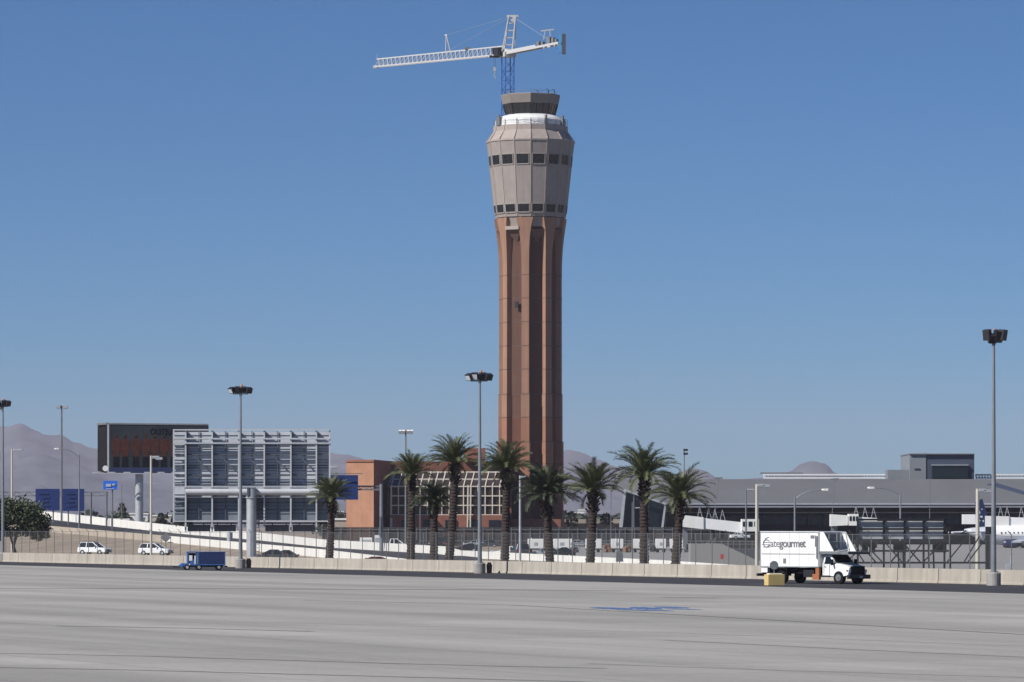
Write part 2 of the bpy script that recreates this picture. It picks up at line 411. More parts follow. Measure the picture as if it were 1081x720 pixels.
# dirt slope at left
mb = MB(); rows = []
for p, _, z in seg(near, -140, 435, lambda z: z):
    zt = max(.03, z - 1.0); h = max(z - 1.0, 0)
    rows.append([Vector((p.x, p.y - 6 - h * 12, -.05)), Vector((p.x, p.y - 4 - h * 5, h * .55 + .02)), Vector((p.x, p.y - .4, zt)), Vector((p.x, p.y + .35, zt - .02)), Vector((p.x, p.y + .35, -.1))])
mb.loft(rows); tag(mb.build('dirt_slope', 'dirt2'), kind='structure')

# ---------------------------------------------------------------- mountains
random.seed(11)
def vn(x, y, seed=0):
    v = 0; a = 1
    for o in range(5):
        v += a * math.sin(x * (1.7 ** o) * 1.0 + seed + o * 1.9 + math.sin(y * (1.6 ** o) + o)) * math.cos(y * (1.8 ** o) * 1.1 + seed * 1.3 + o); a *= .55
    return v
def ridge(name, prof, D, depth, seed):
    NX = 760; NY = 44; x0 = prof[0][0]; x1 = prof[-1][0]; mb = MB(); vs = []
    for j in range(NY + 1):
        v = j / NY
        for i in range(NX + 1):
            px = x0 + (x1 - x0) * i / NX
            for a, b in zip(prof[:-1], prof[1:]):
                if a[0] <= px <= b[0]:
                    s_ = (px - a[0]) / (b[0] - a[0]); s_ = s_ * s_ * (3 - 2 * s_); py = a[1] + s_ * (b[1] - a[1]); break
            H = Z(py, D) ; w = (v / .6) if v < .6 else 1 - (v - .6) / .4 * .9
            xx = X(px, D); yy = D + (v - .6) * depth
            nz = vn(xx / 420, yy / 420, seed)
            spur = abs(math.sin(xx / 190 + .8 * math.sin(yy / 400 + seed) + vn(xx / 300, yy / 900, seed)))
            sp2 = abs(math.sin(xx / 70 + 1.7 * math.sin(yy / 160 + seed) + vn(xx / 120, yy / 260, seed + 3)))
            h = H * (max(0, w) ** 1.1) * (1 + .07 * nz * (1 if v != .6 else .3)) - H * min(1, v * 4) * (1 - abs(w)) * (.44 * spur + .24 * sp2) + H * .03 * vn(xx / 60, yy / 60, seed + 9) + min(1, H / 120) * (3.2 * vn(xx / 75, yy / 300, seed + 4) + 2.2 * vn(xx / 24, yy / 90, seed + 6))
            vs.append((xx * (yy / D), yy, max(-2, h) if j else -5))
    fs = [(j * (NX + 1) + i, j * (NX + 1) + i + 1, (j + 1) * (NX + 1) + i + 1, (j + 1) * (NX + 1) + i) for j in range(NY) for i in range(NX)]
    mb.add(vs, fs); return tag(mb.build(name, 'mount', None, smooth=True), kind='structure')
ridge('mountain', [(-1100, 535), (-800, 505), (-600, 478), (-450, 482), (-300, 470), (-120, 452), (-40, 446), (0, 448), (20, 445), (38, 449), (62, 455), (80, 462), (100, 468), (130, 473), (180, 479), (250, 480), (330, 481), (365, 482), (395, 485), (430, 489), (480, 500), (540, 503), (560, 490), (590, 475), (602, 473), (615, 475), (632, 481), (652, 490), (680, 496), (710, 497), (730, 493), (741, 494), (762, 502), (800, 504), (832, 500), (846, 492), (856, 490), (870, 491), (884, 500), (920, 504), (1000, 508), (1300, 515), (1600, 505), (1900, 520), (2200, 540)], 14000, 4600, 2.0)
ridge('foothill', [(-900, 545), (-600, 520), (-300, 500), (-100, 492), (0, 484), (40, 478), (80, 487), (120, 502), (180, 514), (260, 520), (330, 516), (400, 520), (520, 520), (600, 503), (640, 510), (700, 520), (780, 522), (1300, 530), (1700, 525), (2100, 545)], 11000, 2800, 5.0)

# ---------------------------------------------------------------- control tower
TD = 1116.0; TS = F / TD; TX = X(560, TD)
def tz(py): return Z(py, TD)
T = thing('control_tower', 'tall brown air traffic control tower with flared grey faceted head', 'control tower', (TX, TD, 0))
c0 = (TX, TD)
# shaft core (octagon) and its coloured bands
def rad(px): return px / TS
RIB = [R(-55 + 45 * k) for k in range(8)]
def band(name, y0, y1, r, m, n=8, ph=None):
    q = MB(); q.lathe([(r, tz(y0)), (r, tz(y1))], n, ph if ph is not None else R(-55), c0); return q.build(name, m, T)
rc_ = rad(28.9)
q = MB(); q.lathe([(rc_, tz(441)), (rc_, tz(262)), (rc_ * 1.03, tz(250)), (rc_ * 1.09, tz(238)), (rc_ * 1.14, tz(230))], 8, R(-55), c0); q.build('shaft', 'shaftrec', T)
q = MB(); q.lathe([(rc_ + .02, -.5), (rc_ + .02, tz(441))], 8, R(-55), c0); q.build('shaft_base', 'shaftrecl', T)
def rib_pts(a, y, r, w):
    d = Vector((math.sin(a), -math.cos(a), 0)); t = Vector((math.cos(a), math.sin(a), 0)); c = Vector((TX, TD, tz(y)))
    inner = c + d * (rc_ * .9)
    return [inner - t * w / 2, inner + t * w / 2, c + d * r + t * w / 2, c + d * r - t * w / 2]
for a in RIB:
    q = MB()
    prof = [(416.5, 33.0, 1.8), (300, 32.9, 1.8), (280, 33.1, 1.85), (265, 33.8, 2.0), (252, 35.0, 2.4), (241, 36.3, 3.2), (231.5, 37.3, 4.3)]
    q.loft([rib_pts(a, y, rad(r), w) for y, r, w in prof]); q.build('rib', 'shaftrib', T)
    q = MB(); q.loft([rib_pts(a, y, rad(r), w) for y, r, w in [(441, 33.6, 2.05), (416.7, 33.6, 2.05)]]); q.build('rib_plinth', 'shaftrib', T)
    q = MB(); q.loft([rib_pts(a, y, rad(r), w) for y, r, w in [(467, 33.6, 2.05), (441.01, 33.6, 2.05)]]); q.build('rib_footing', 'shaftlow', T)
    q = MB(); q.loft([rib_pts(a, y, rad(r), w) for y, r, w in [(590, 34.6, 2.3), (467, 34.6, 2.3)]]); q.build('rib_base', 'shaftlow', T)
# horizontal construction joints
q = MB()
for y in [291.6, 316, 341, 366, 390.6, 416.7, 441, 467, 490]:
    q.lathe([(rc_ + .05, tz(y + .35)), (rc_ + .05, tz(y - .35))], 8, R(-55), c0)
    for a in RIB: q.loft([rib_pts(a, yy, rad(33.0 if y < 416 else (33.7 if y < 467 else 34.7)) + .03, (1.8 if y < 416 else 2.05 if y < 467 else 2.3) + .06) for yy in (y + .3, y - .3)])
q.build('joint_line', 'joint', T)
# pointed corbels between ribs
for k in range(8):
    a = RIB[k] + R(22.5); d = Vector((math.sin(a), -math.cos(a), 0)); t = Vector((math.cos(a), math.sin(a), 0)); c = Vector((TX, TD, 0))
    ap = rc_ * math.cos(R(22.5)); w = rc_ * math.sin(R(22.5)) * 1.0
    q = MB()
    lo = c + d * (ap - .2) + Vector((0, 0, tz(259)))
    a0 = c + d * (ap - .2) - t * w * .8 + Vector((0, 0, tz(244))); a1 = c + d * (ap - .2) + t * w * .8 + Vector((0, 0, tz(244)))
    b0 = c + d * (ap + 1.9) - t * w * .8 + Vector((0, 0, tz(244))); b1 = c + d * (ap + 1.9) + t * w * .8 + Vector((0, 0, tz(244)))
    q.add([lo, a0, a1, b0, b1], [(0, 3, 4), (0, 1, 3), (0, 4, 2), (1, 2, 4, 3), (0, 2, 1)]); q.build('corbel', 'joint', T)
    if k == 0:
        q = MB(); q.box(c + d * (ap + 1.5) + Vector((0, 0, tz(242.4))), (w * 1.5, 1.7, .85), rz=a); q.build('ledge', 'headroof', T)
    q = MB(); q.prism([c + d * (ap + .4) - t * w * .95 + Vector((0, 0, tz(241))), c + d * (ap + 1.3) - t * w * .95 + Vector((0, 0, tz(241))), c + d * (ap + 1.9) - t * w * .95 + Vector((0, 0, tz(231))), c + d * (ap + .4) - t * w * .95 + Vector((0, 0, tz(231)))], t * w * 1.9); q.build('soffit_panel', 'head', T)
q = MB(); q.box((TX - 3.4, TD - rc_ * .93, tz(323)), (.9, .5, 1.5), rz=R(-20)); q.build('vent_box', 'dark', T)
# head
N16 = 16
HP = [(230.5, 36.8), (227, 37.3), (226.4, 37.6), (216.5, 38.9), (176.5, 43.2), (164.5, 44.3), (151, 46.2)]
q = MB(); q.lathe([(rad(r), tz(y)) for y, r in HP], N16, 0, c0); q.build('head', 'head', T)
q = MB(); q.lathe([(rad(46.9), tz(151.2)), (rad(46.9), tz(149.6)), (rad(45.6), tz(149.2)), (rad(39.2), tz(139.5)), (rad(39.0), tz(133.8))], N16, 0, c0); q.build('head_shoulder', 'headroof', T)
q = MB()
for k in range(N16):      # raised seams on the corners
    a = 2 * math.pi * k / N16; d = Vector((math.sin(a), -math.cos(a), 0)); c = Vector((TX, TD, 0))
    pr = HP + [(149.4, 46.6), (139.5, 39.2), (133.8, 39.0)]
    for (y0, r0), (y1, r1) in zip(pr[:-1], pr[1:]):
        q.beam(c + d * (rad(r0) + .02) + Vector((0, 0, tz(y0))), c + d * (rad(r1) + .02) + Vector((0, 0, tz(y1))), .26, .12)
q.build('panel_seam', 'headroof', T)
for (y0, y1, r0, r1, ww) in ((176.2, 165.2, 43.25, 44.3, .80), (226.3, 217.2, 37.7, 38.85, .84)):
    for k in range(N16):
        a = 2 * math.pi * (k + .5) / N16; d = Vector((math.sin(a), -math.cos(a), 0)); t = Vector((math.cos(a), math.sin(a), 0)); c = Vector((TX, TD, 0)); cs = math.cos(math.pi / N16)
        h0 = rad(r0) * math.tan(math.pi / N16) * cs * ww; h1 = rad(r1) * math.tan(math.pi / N16) * cs * ww
        A = c + d * (rad(r0) * cs + .06) + Vector((0, 0, tz(y0))); B = c + d * (rad(r1) * cs + .06) + Vector((0, 0, tz(y1)))
        fr = MB()
        for u, v, w_ in ((A - t * h0, A + t * h0, .16), (B - t * h1, B + t * h1, .16), (A - t * h0, B - t * h1, .2), (A + t * h0, B + t * h1, .2)): fr.beam(u, v, w_, .26)
        fo = fr.build('window', 'head', T)
        g = MB(); g.add([A - t * h0, A + t * h0, B + t * h1, B - t * h1], [(0, 1, 2, 3)]); g.build('pane', 'glass', fo)
        ml = MB()
        for s_ in (-.45, .45): ml.beam(A + t * h0 * s_ + d * .05, B + t * h1 * s_ + d * .05, .07)
        ml.beam((A - t * h0) * .5 + (B - t * h1) * .5 + d * .04, (A + t * h0) * .5 + (B + t * h1) * .5 + d * .04, .05); ml.build('mullion', 'dark', fo)
# gallery: white ring, railing
q = MB(); q.lathe([(rad(37.2), tz(134)), (rad(37.2), tz(128)), (rad(34), tz(125)), (rad(28), tz(122.6)), (rad(25), tz(121.8))], 32, 0, c0); q.build('white_drum', 'white', T)
q = MB()
for k in range(16):
    a = 2 * math.pi * k / 16; d = Vector((math.sin(a), -math.cos(a), 0)); q.beam(Vector((TX, TD, tz(134))) + d * rad(37.3), Vector((TX, TD, tz(128))) + d * rad(37.3), .12)
q.build('drum_seam', 'tgrey', T)
q = MB()
for z_, r_ in ((tz(130.2), 39.3), (tz(127.3), 39.5)):
    pts = [Vector((TX + rad(r_) * math.sin(2 * math.pi * k / 16), TD - rad(r_) * math.cos(2 * math.pi * k / 16), z_)) for k in range(17)]; q.tube(pts, .035, 5)
for k in range(16):
    a = 2 * math.pi * k / 16; cc = 1; p = Vector((TX + rad(39.2) * cc * math.sin(a), TD - rad(39.2) * cc * math.cos(a), tz(134))); q.cyl(p, p + Vector((0, 0, tz(127.2) - tz(134))), .045, .045, 5)
q.build('gallery_railing', 'galvd', T)
for a_, w_, h_ in ((-60, 1.6, 2.0), (62, 1.2, 1.6), (25, .7, 1.4)):
    q = MB(); a = R(a_); p = Vector((TX + rad(38.3) * math.sin(a), TD - rad(38.3) * math.cos(a), tz(134) + h_ / 2)); q.box(p, (w_, .6, h_), rz=a); q.cyl(p, p + Vector((0, 0, 1.6)), .25, .35, 8); q.build('gallery_equipment', 'galvd', T)
# cab
q = MB(); q.lathe([(rad(25), tz(124)), (rad(28.6), tz(110.6))], 8, 0, c0); q.build('cab_glazing', 'glass2', T)
q = MB()
for k in range(8):
    a = 2 * math.pi * k / 8; d = Vector((math.sin(a), -math.cos(a), 0)); c = Vector((TX, TD, 0))
    q.beam(c + d * rad(25.1) + Vector((0, 0, tz(124))), c + d * rad(28.7) + Vector((0, 0, tz(110.6))), .35)
    a2 = a + math.pi / 4; d2 = Vector((math.sin(a2), -math.cos(a2), 0))
    for s_ in (.33, .67):
        lo = (d * (1 - s_) + d2 * s_) * rad(25.1); hi = (d * (1 - s_) + d2 * s_) * rad(28.7)
        q.beam(c + lo + Vector((0, 0, tz(124))), c + hi + Vector((0, 0, tz(110.6))), .14)
q.build('cab_mullion', 'dark', T)
q = MB(); a = -math.pi / 4 * .55; 
for a0, w_, m_ in ((-24, 3.0, 'cream'), (52, 2.4, 'tgrey')):
    a = R(a0); q = MB(); p = Vector((TX + rad(25.3) * .935 * math.sin(a), TD - rad(25.3) * .935 * math.cos(a), tz(117.6))); q.box(p, (w_ * .5, .25, 2.6), rz=a, rx=R(14)); q.build('window_blind', 'tgrey', T)
q = MB(); q.lathe([(rad(28.9), tz(110.5)), (rad(29.6), tz(110.2)), (rad(31.3), tz(101.2)), (rad(31.0), tz(100.4)), (rad(22), tz(99.6))], 8, 0, c0); q.build('cab_roof', 'cabroof', T)
q = MB()
pts = [Vector((TX + rad(27) * math.sin(2 * math.pi * k / 16), TD - rad(27) * math.cos(2 * math.pi * k / 16), tz(97.3))) for k in range(17)]; q.tube(pts, .05, 5)
for p in pts[:-1]: q.cyl(Vector((p.x, p.y, tz(100.2))), p, .05, .05, 5)
q.build('roof_railing', 'galvd', T)
for dx, hh in ((18.6, 4.6), (25.2, 4.2), (-19, 2.2), (8, 3)):
    q = MB(); p = Vector((TX + rad(dx), TD - 2, tz(100))); q.cyl(p, p + Vector((0, 0, rad(hh))), .10, .08, 6); q.beam(p + Vector((0, 0, rad(hh))), p + Vector((-.6, 0, rad(hh) + .2)), .12); q.build('antenna', 'dark', T)

# ---------------------------------------------------------------- tower crane
CD = 1132.0
Cr = thing('tower_crane', 'white and blue tower crane rising behind the control tower', 'crane', (X(536, CD), CD, 0))
cx = X(536.2, CD); ztop = Z(60, CD); wM = 1.15
q = MB(); br = MB()
rotm = Matrix.Rotation(R(24), 3, 'Z')
cor = [rotm @ Vector((sx * wM, sy * wM, 0)) for sx, sy in ((-1, -1), (1, -1), (1, 1), (-1, 1))]
zt = 0.0
for c_ in cor: q.beam(Vector((cx, CD, 0)) + c_, Vector((cx, CD, ztop)) + c_, .26)
q.build('mast_leg', 'craneb', Cr)
z_ = 0.0; flip = 0
while z_ < ztop - 2.2:
    for i in range(4):
        a = cor[i]; b = cor[(i + 1) % 4]; o_ = Vector((cx, CD, 0))
        br.beam(o_ + a + Vector((0, 0, z_)), o_ + b + Vector((0, 0, z_)), .09)
        if flip: a, b = b, a
        br.beam(o_ + a + Vector((0, 0, z_)), o_ + b + Vector((0, 0, z_ + 2.3)), .09)
    z_ += 2.3; flip ^= 1
br.build('mast_bracing', 'craneb', Cr)
def CP(px, py, D): return W(px, py, D)
q = MB(); q.box((cx, CD, ztop + .5), (3.1, 3.1, 1.2), rz=R(24)); q.cyl((cx, CD, ztop + 1.1), (cx, CD, ztop + 1.9), 1.4, 1.3, 14); q.build('slewing_ring', 'cranew', Cr)
# tower head (A-frame apex)
apx = CP(540.5, 17, CD - 1)
q = MB()
for dx, dy in ((-1.5, -1.1), (-.9, 1.1), (1.0, -1.1), (1.7, 1.1)):
    base = Vector((cx + dx, CD + dy, ztop + 1.2)); top = apx + Vector((.9 if dx > 0 else -.8, dy * .3, 0)); q.beam(base, top, .26)
for t_ in (.2, .4, .6, .8):
    L_ = [Vector((cx + dx, CD + dy, ztop + 1.2)).lerp(apx + Vector((.9 if dx > 0 else -.8, dy * .3, 0)), t_) for dx, dy in ((-1.5, -1.1), (-.9, 1.1), (1.7, 1.1), (1.0, -1.1))]
    for i in range(4): q.beam(L_[i], L_[(i + 1) % 4], .13)
q.beam(apx + Vector((-1.3, 0, 0)), apx + Vector((1.6, 0, 0)), .5); q.beam(apx + Vector((-.9, 0, -1.1)), apx + Vector((1.3, 0, -.8)), .4)
q.box(apx + Vector((.5, 0, -.9)), (.8, .8, 1.4)); q.build('apex_frame', 'cranew', Cr)
# jib: box lattice, going left and away
root_t = CP(534, 48.5, CD + 1); tip_t = CP(398, 62.5, CD + 33)
root_b = CP(534, 57.5, CD + 1); tip_b = CP(398, 70.5, CD + 33)
ch = MB(); la = MB(); jd = (tip_b - root_b).normalized(); sd = jd.cross(Vector((0, 0, 1))).normalized()
NB = 30
ch.beam(root_t, tip_t, .30); ch.beam(root_b + sd * .8, tip_b + sd * .7, .32); ch.beam(root_b - sd * .8, tip_b - sd * .7, .32); ch.build('jib_chord', 'cranew', Cr)
for i in range(NB):
    for s_ in (-.8, .8):
        b0 = root_b.lerp(tip_b, i / NB) + sd * s_; b1 = root_b.lerp(tip_b, (i + 1) / NB) + sd * s_; tm = root_t.lerp(tip_t, (i + .5) / NB)
        la.beam(b0, tm, .15); la.beam(tm, b1, .15)
    la.beam(root_b.lerp(tip_b, i / NB) + sd * .8, root_b.lerp(tip_b, i / NB) - sd * .8, .1)
la.beam(tip_b, tip_b + jd * 1.2 + Vector((0, 0, .1)), .5); la.build('jib_lattice', 'cranew', Cr)
q = MB(); q.box(tip_b + jd * .6, (1.0, 1.0, .8)); q.cyl(tip_t, tip_t + Vector((0, 0, 1.2)), .06, .06, 5); q.build('jib_tip', 'cranew', Cr)
# little A-frame on the jib, trolley, hook, cab
pk = CP(471.3, 37, CD + 15.5)
fr_ = .458
bb = root_t.lerp(tip_t, fr_)
q = MB(); q.beam(bb, pk, .22); q.beam(root_t.lerp(tip_t, fr_ - .035), pk, .18); q.beam(pk + jd * -.4, pk + jd * .5, .3)
q.build('jib_strut', 'cranew', Cr)
q = MB(); q.box(root_t.lerp(tip_t, .29) + Vector((0, 0, .35)), (1.4, .8, .6)); q.build('jib_winch', 'galvd', Cr)
tr = root_b.lerp(tip_b, .085)
q = MB(); q.box(tr + Vector((0, 0, -.25)), (2.6, 1.6, .5)); q.box(tr + Vector((-.2, 0, 1.0)), (.7, .9, 1.7)); q.build('trolley', 'dark', Cr)
q = MB()
for dx in (-.25, .25): q.beam(tr + Vector((dx, 0, -.4)), tr + Vector((dx * .6, 0, -3.2)), .05)
q.build('hoist_rope', 'dark', Cr)
hk = tr + Vector((0, 0, -3.4)); q = MB(); q.box(hk, (.75, .5, 1.1)); q.beam(hk + Vector((0, 0, -.5)), hk + Vector((-.1, 0, -1.8)), .28); q.beam(hk + Vector((-.1, 0, -1.8)), hk + Vector((.35, 0, -2.3)), .25); q.build('hook', 'galv', Cr)
q = MB(); q.box((cx - 2.4, CD - .6, ztop + 1.2), (1.8, 1.6, 2.0), rz=R(45)); q.build('operator_cab', 'dark', Cr)
# counter jib
c0_ = CP(537, 56.5, CD - 1); c1_ = CP(592, 45.5, CD - 14); cd_ = (c1_ - c0_).normalized(); cs_ = cd_.cross(Vector((0, 0, 1))).normalized()
q = MB()
for s_ in (-.9, .9): q.beam(c0_ + cs_ * s_, c1_ + cs_ * s_, .25, .55)
for i in range(10): q.beam(c0_.lerp(c1_, i / 9) + cs_ * .9, c0_.lerp(c1_, i / 9) - cs_ * .9, .2)
m_ = c0_.lerp(c1_, .36); q.beam(c0_ + Vector((0, 0, .3)), c0_.lerp(c1_, .55) + Vector((0, 0, .3)), 1.3, .9)
q.build('counter_jib', 'cranew', Cr)
q = MB()
for t_, w_, h_ in ((.58, .8, 1.3), (.66, .6, 1.0), (.78, 1.0, 1.9), (.86, .7, 1.5), (.92, .5, 1.0)): q.box(c0_.lerp(c1_, t_) + Vector((0, 0, h_ / 2 + .2)), (w_, .9, h_), rz=R(-40))
q.build('winch_machinery', 'galvd', Cr)
q = MB(); p = c0_.lerp(c1_, .76)
for dx in (-1.2, .6): q.beam(p + Vector((dx, 0, 1.5)), p + Vector((dx * .6, 0, 3.8)), .2)
q.beam(p + Vector((-1.8, 0, 3.6)), p + Vector((1.4, 0, 4.0)), .3); q.build('machinery_frame', 'cranew', Cr)
q = MB(); q.box(CP(595.2, 46.5, CD - 15), (.95, 1.6, 4.9), rz=R(0)); q.build('counterweight', 'weight', Cr)
q = MB(); q.box(CP(591.2, 46, CD - 14), (.5, 1.6, 4.4), rz=R(0)); q.build('ballast_frame', 'cranecyan', Cr)
q = MB(); q.tube([root_t.lerp(tip_t, .46), apx, c0_.lerp(c1_, .9)], .035, 4); q.tube([pk, apx], .03, 4); q.build('pendant_tie', 'galv', Cr)

# ---------------------------------------------------------------- brick building at the tower foot
BD = 1085.0
def bx(px0, px1, y0, y1, D0, D1, m, name, parent, rz=0):
    q = MB(); a = X(px0, D0); b = X(px1, D0); q.box(((a + b) / 2, (D0 + D1) / 2, (Z(y0, D0) + Z(y1, D0)) / 2), (b - a, D1 - D0, abs(Z(y0, D0) - Z(y1, D0))))
    return q.build(name, m, parent)
B = thing('brick_building', 'orange brick base building with white framed greenhouse glazing below the tower', 'building', (X(450, BD), BD, 0))
# faceted walls (plan polygon) : lit wing, receding return, long wall
def plan_wall(pts, z0, z1, m, name, parent):     # closed plan polygon of (px, D)
    q = MB(); q.prism([Vector((X(p, D), D, z0)) for p, D in pts], (0, 0, z1 - z0)); return q.build(name, m, parent)
zb = Z(488.5, BD)
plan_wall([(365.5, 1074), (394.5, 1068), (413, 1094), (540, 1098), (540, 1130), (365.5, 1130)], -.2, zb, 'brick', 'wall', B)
plan_wall([(394.6, 1067.9), (413.2, 1093.4), (413.2, 1094.5), (394.6, 1069)], -.1, zb + .05, 'brickd', 'shaded_return_wall', B)  # unlit side of the wing, its shade put into a darker brick colour
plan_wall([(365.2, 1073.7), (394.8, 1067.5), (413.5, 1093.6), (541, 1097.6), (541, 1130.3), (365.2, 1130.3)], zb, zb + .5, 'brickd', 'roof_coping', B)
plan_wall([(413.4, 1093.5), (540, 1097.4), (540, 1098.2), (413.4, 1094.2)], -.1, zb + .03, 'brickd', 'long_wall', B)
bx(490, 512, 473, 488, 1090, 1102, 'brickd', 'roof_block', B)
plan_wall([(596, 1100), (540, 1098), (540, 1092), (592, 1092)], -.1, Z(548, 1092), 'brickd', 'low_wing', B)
# low annex right under tower
# greenhouse frame
gfr = MB(); gl = MB()
Dg = 1078.0; pxs = [413 + i * (535 - 413) / 16 for i in range(17)]
yb, ym, yt = 543.5, 513.5, 498.5
for i, p in enumerate(pxs):
    a = W(p, yb, Dg); b = W(p, ym, Dg); c = W(p + 4, yt, Dg + 13)
    gfr.beam(a, b, .25); gfr.beam(b, c, .25)
for y_ in (543.5, 533.5, 523.5, 513.5): gfr.beam(W(412, y_, Dg), W(535, y_, Dg), .26)
gfr.beam(W(417, yt, Dg + 13), W(539, yt, Dg + 13), .42); gfr.beam(W(415, 506, Dg + 6.5), W(537, 506, Dg + 6.5), .38)
# left splayed end
Lb = [W(408, 513.5, Dg + 9), W(410, 543.5, Dg + 8)]
for s_ in (0, .5, 1):
    a = W(413, 513.5, Dg).lerp(Lb[0], s_); b = W(413, 543.5, Dg).lerp(Lb[1], s_); gfr.beam(a, b, .4); gfr.beam(a, W(417, yt, Dg + 13), .36)
for s_ in (0, .33, .66, 1): gfr.beam(W(413, 513.5, Dg).lerp(W(413, 543.5, Dg), s_), Lb[0].lerp(Lb[1], s_), .4)
for p in (412.5, 413.5): gfr.beam(W(p, 543.5, Dg), W(p, 558.5, Dg - 1.5), .35)
gh = gfr.build('greenhouse_frame', 'ghframe', B)
gl.add([W(412, yb, Dg + .3), W(535, yb, Dg + .3), W(535, ym, Dg + .3), W(412, ym, Dg + .3), W(417, yt, Dg + 13.3), W(539, yt, Dg + 13.3), W(408, ym, Dg + 9.3), W(410, yb, Dg + 8.3)], [(0, 1, 2, 3), (3, 2, 5, 4), (7, 0, 3, 6), (6, 3, 4)])
gl.build('greenhouse_glass', 'ghglass', gh)
q = MB()
for p in (494, 497): q.beam(W(p, 512, Dg - 1.2), W(p - .6, 558, Dg - 1.2), .32)
q.build('prop_post', 'ghframe', B)
bx(412, 535, 543.8, 566, Dg - .5, Dg + 10, 'brickd', 'greenhouse_base', B)
for i in range(5):
    p = 424 + i * 23; bx(p, p + 12, 549, 560, Dg - .8, Dg - .4, 'tglass', 'window', B)

# ---------------------------------------------------------------- terminal
TE = thing('terminal_building', 'long low airport terminal with grey metal roof and dark glass front', 'terminal', (X(900, 1000), 1000, 0))
zr0 = Z(531, 1000); zr1 = Z(505.8, 1040)
x0 = X(686, 1000); x1 = X(1500, 1000)
q = MB(); q.add([(x0, 1000, zr0), (x1, 1000, zr0), (x1, 1040, zr1), (x0 - 8, 1040, zr1), (x0, 1000, zr0 - .7), (x1, 1000, zr0 - .7), (x1, 1040, zr1 - .7), (x0 - 8, 1040, zr1 - .7)], [(0, 1, 2, 3), (4, 7, 6, 5), (0, 4, 5, 1), (1, 5, 6, 2), (2, 6, 7, 3), (3, 7, 4, 0)]); q.build('roof', 'troof', TE)
q = MB(); q.box(((x0 + x1) / 2 + 2, 1025, zr0 / 2 - .5), (x1 - x0 - 6, 30, zr0 - .9)); q.build('wall', 'twall', TE)
q = MB(); q.box(((x0 + x1) / 2, 999.8, zr0 - .2), (x1 - x0, .3, .35)); q.build('roof_edge', 'galv', TE)
q = MB()
for i in range(60):
    xx = x0 + 8 + i * 3.4
    if xx < x1: q.box((xx, 1009.9, Z(549, 1009)), (.35, .2, 1.9))
q.build('window_mullion', 'galvd', TE)
q = MB(); q.box(((x0 + x1) / 2 + 2, 1009.85, Z(549, 1009)), (x1 - x0 - 8, .1, 2.0)); q.build('window_strip', 'tglass', TE)
q = MB(); q.box(((x0 + x1) / 2 + 2, 1009.7, Z(541, 1009)), (x1 - x0 - 8, .2, .3)); q.build('sill_line', 'galvd', TE)
q = MB(); q.add([W(1042, 511, 1030), W(1052, 509.7, 1033), W(1086, 520, 1016), W(1079, 521.5, 1014), W(1042, 512, 1030), W(1052, 511, 1033), W(1086, 521.5, 1016), W(1079, 522.5, 1014)], [(0, 1, 2, 3), (4, 7, 6, 5), (0, 4, 5, 1), (1, 5, 6, 2), (2, 6, 7, 3), (3, 7, 4, 0)]); q.build('roof_louvre', 'tblue', TE)
RB_ = thing('rooftop_plant_room', 'grey and dark blue boxy plant room standing on the terminal roof', 'plant room', (X(994, 1050), 1050, 0))
bx(960.5, 977.5, 479.5, 507, 1050, 1075, 'tgrey', 'wall', RB_)
bx(977.6, 1028.5, 479.5, 507, 1050.2, 1075, 'tblue', 'blue_wall', RB_)
bx(984, 1022, 491.5, 504.5, 1049.6, 1050.1, 'glass', 'recess', RB_)
bx(960, 1029, 478.6, 479.6, 1049.5, 1075.5, 'tgrey', 'roof_edge', RB_)
bx(965, 971, 494.3, 495.5, 1049.8, 1049.95, 'tblue', 'vent', RB_)
bx(974, 978, 477.8, 478.6, 1055, 1057, 'galv', 'roof_vent', RB_)
bx(983.5, 1022.5, 490.4, 491.4, 1049.2, 1050.1, 'galv', 'canopy', RB_)
tag(bx(937, 959.5, 496, 507, 1052, 1060, 'tgrey', 'roof_housing', None), 'small plain grey housing left of the rooftop plant room', 'roof housing')
def rooftop_rail(p0, p1, label):
    rt = thing('rooftop_duct', label, 'duct', (X(p0, 1060), 1060, 0))
    q = MB(); q.beam(W(p0, 501.2, 1060), W(p1, 501.2, 1060), .8, .35); q.build('duct', 'white', rt)
    q = MB(); q.beam(W(p0, 504.6, 1060), W(p1, 504.6, 1060), .5, .3)
    n_ = int((p1 - p0) / 3.1)
    for i in range(n_ + 1):
        p = p0 + (p1 - p0) * i / max(1, n_); q.beam(W(p, 501, 1060), W(p + 1.2, 505.5, 1060), .32)
    q.build('support', 'white', rt)
rooftop_rail(806, 936, 'long white rooftop duct on supports along the left roof ridge')
rooftop_rail(1030, 1120, 'short white rooftop duct right of the rooftop plant room')
tag(bx(803, 848, 498.6, 500.2, 1066, 1070, 'tgrey', 'roof_screen', None), 'flat grey screen above the left end of the rooftop duct', 'roof screen')
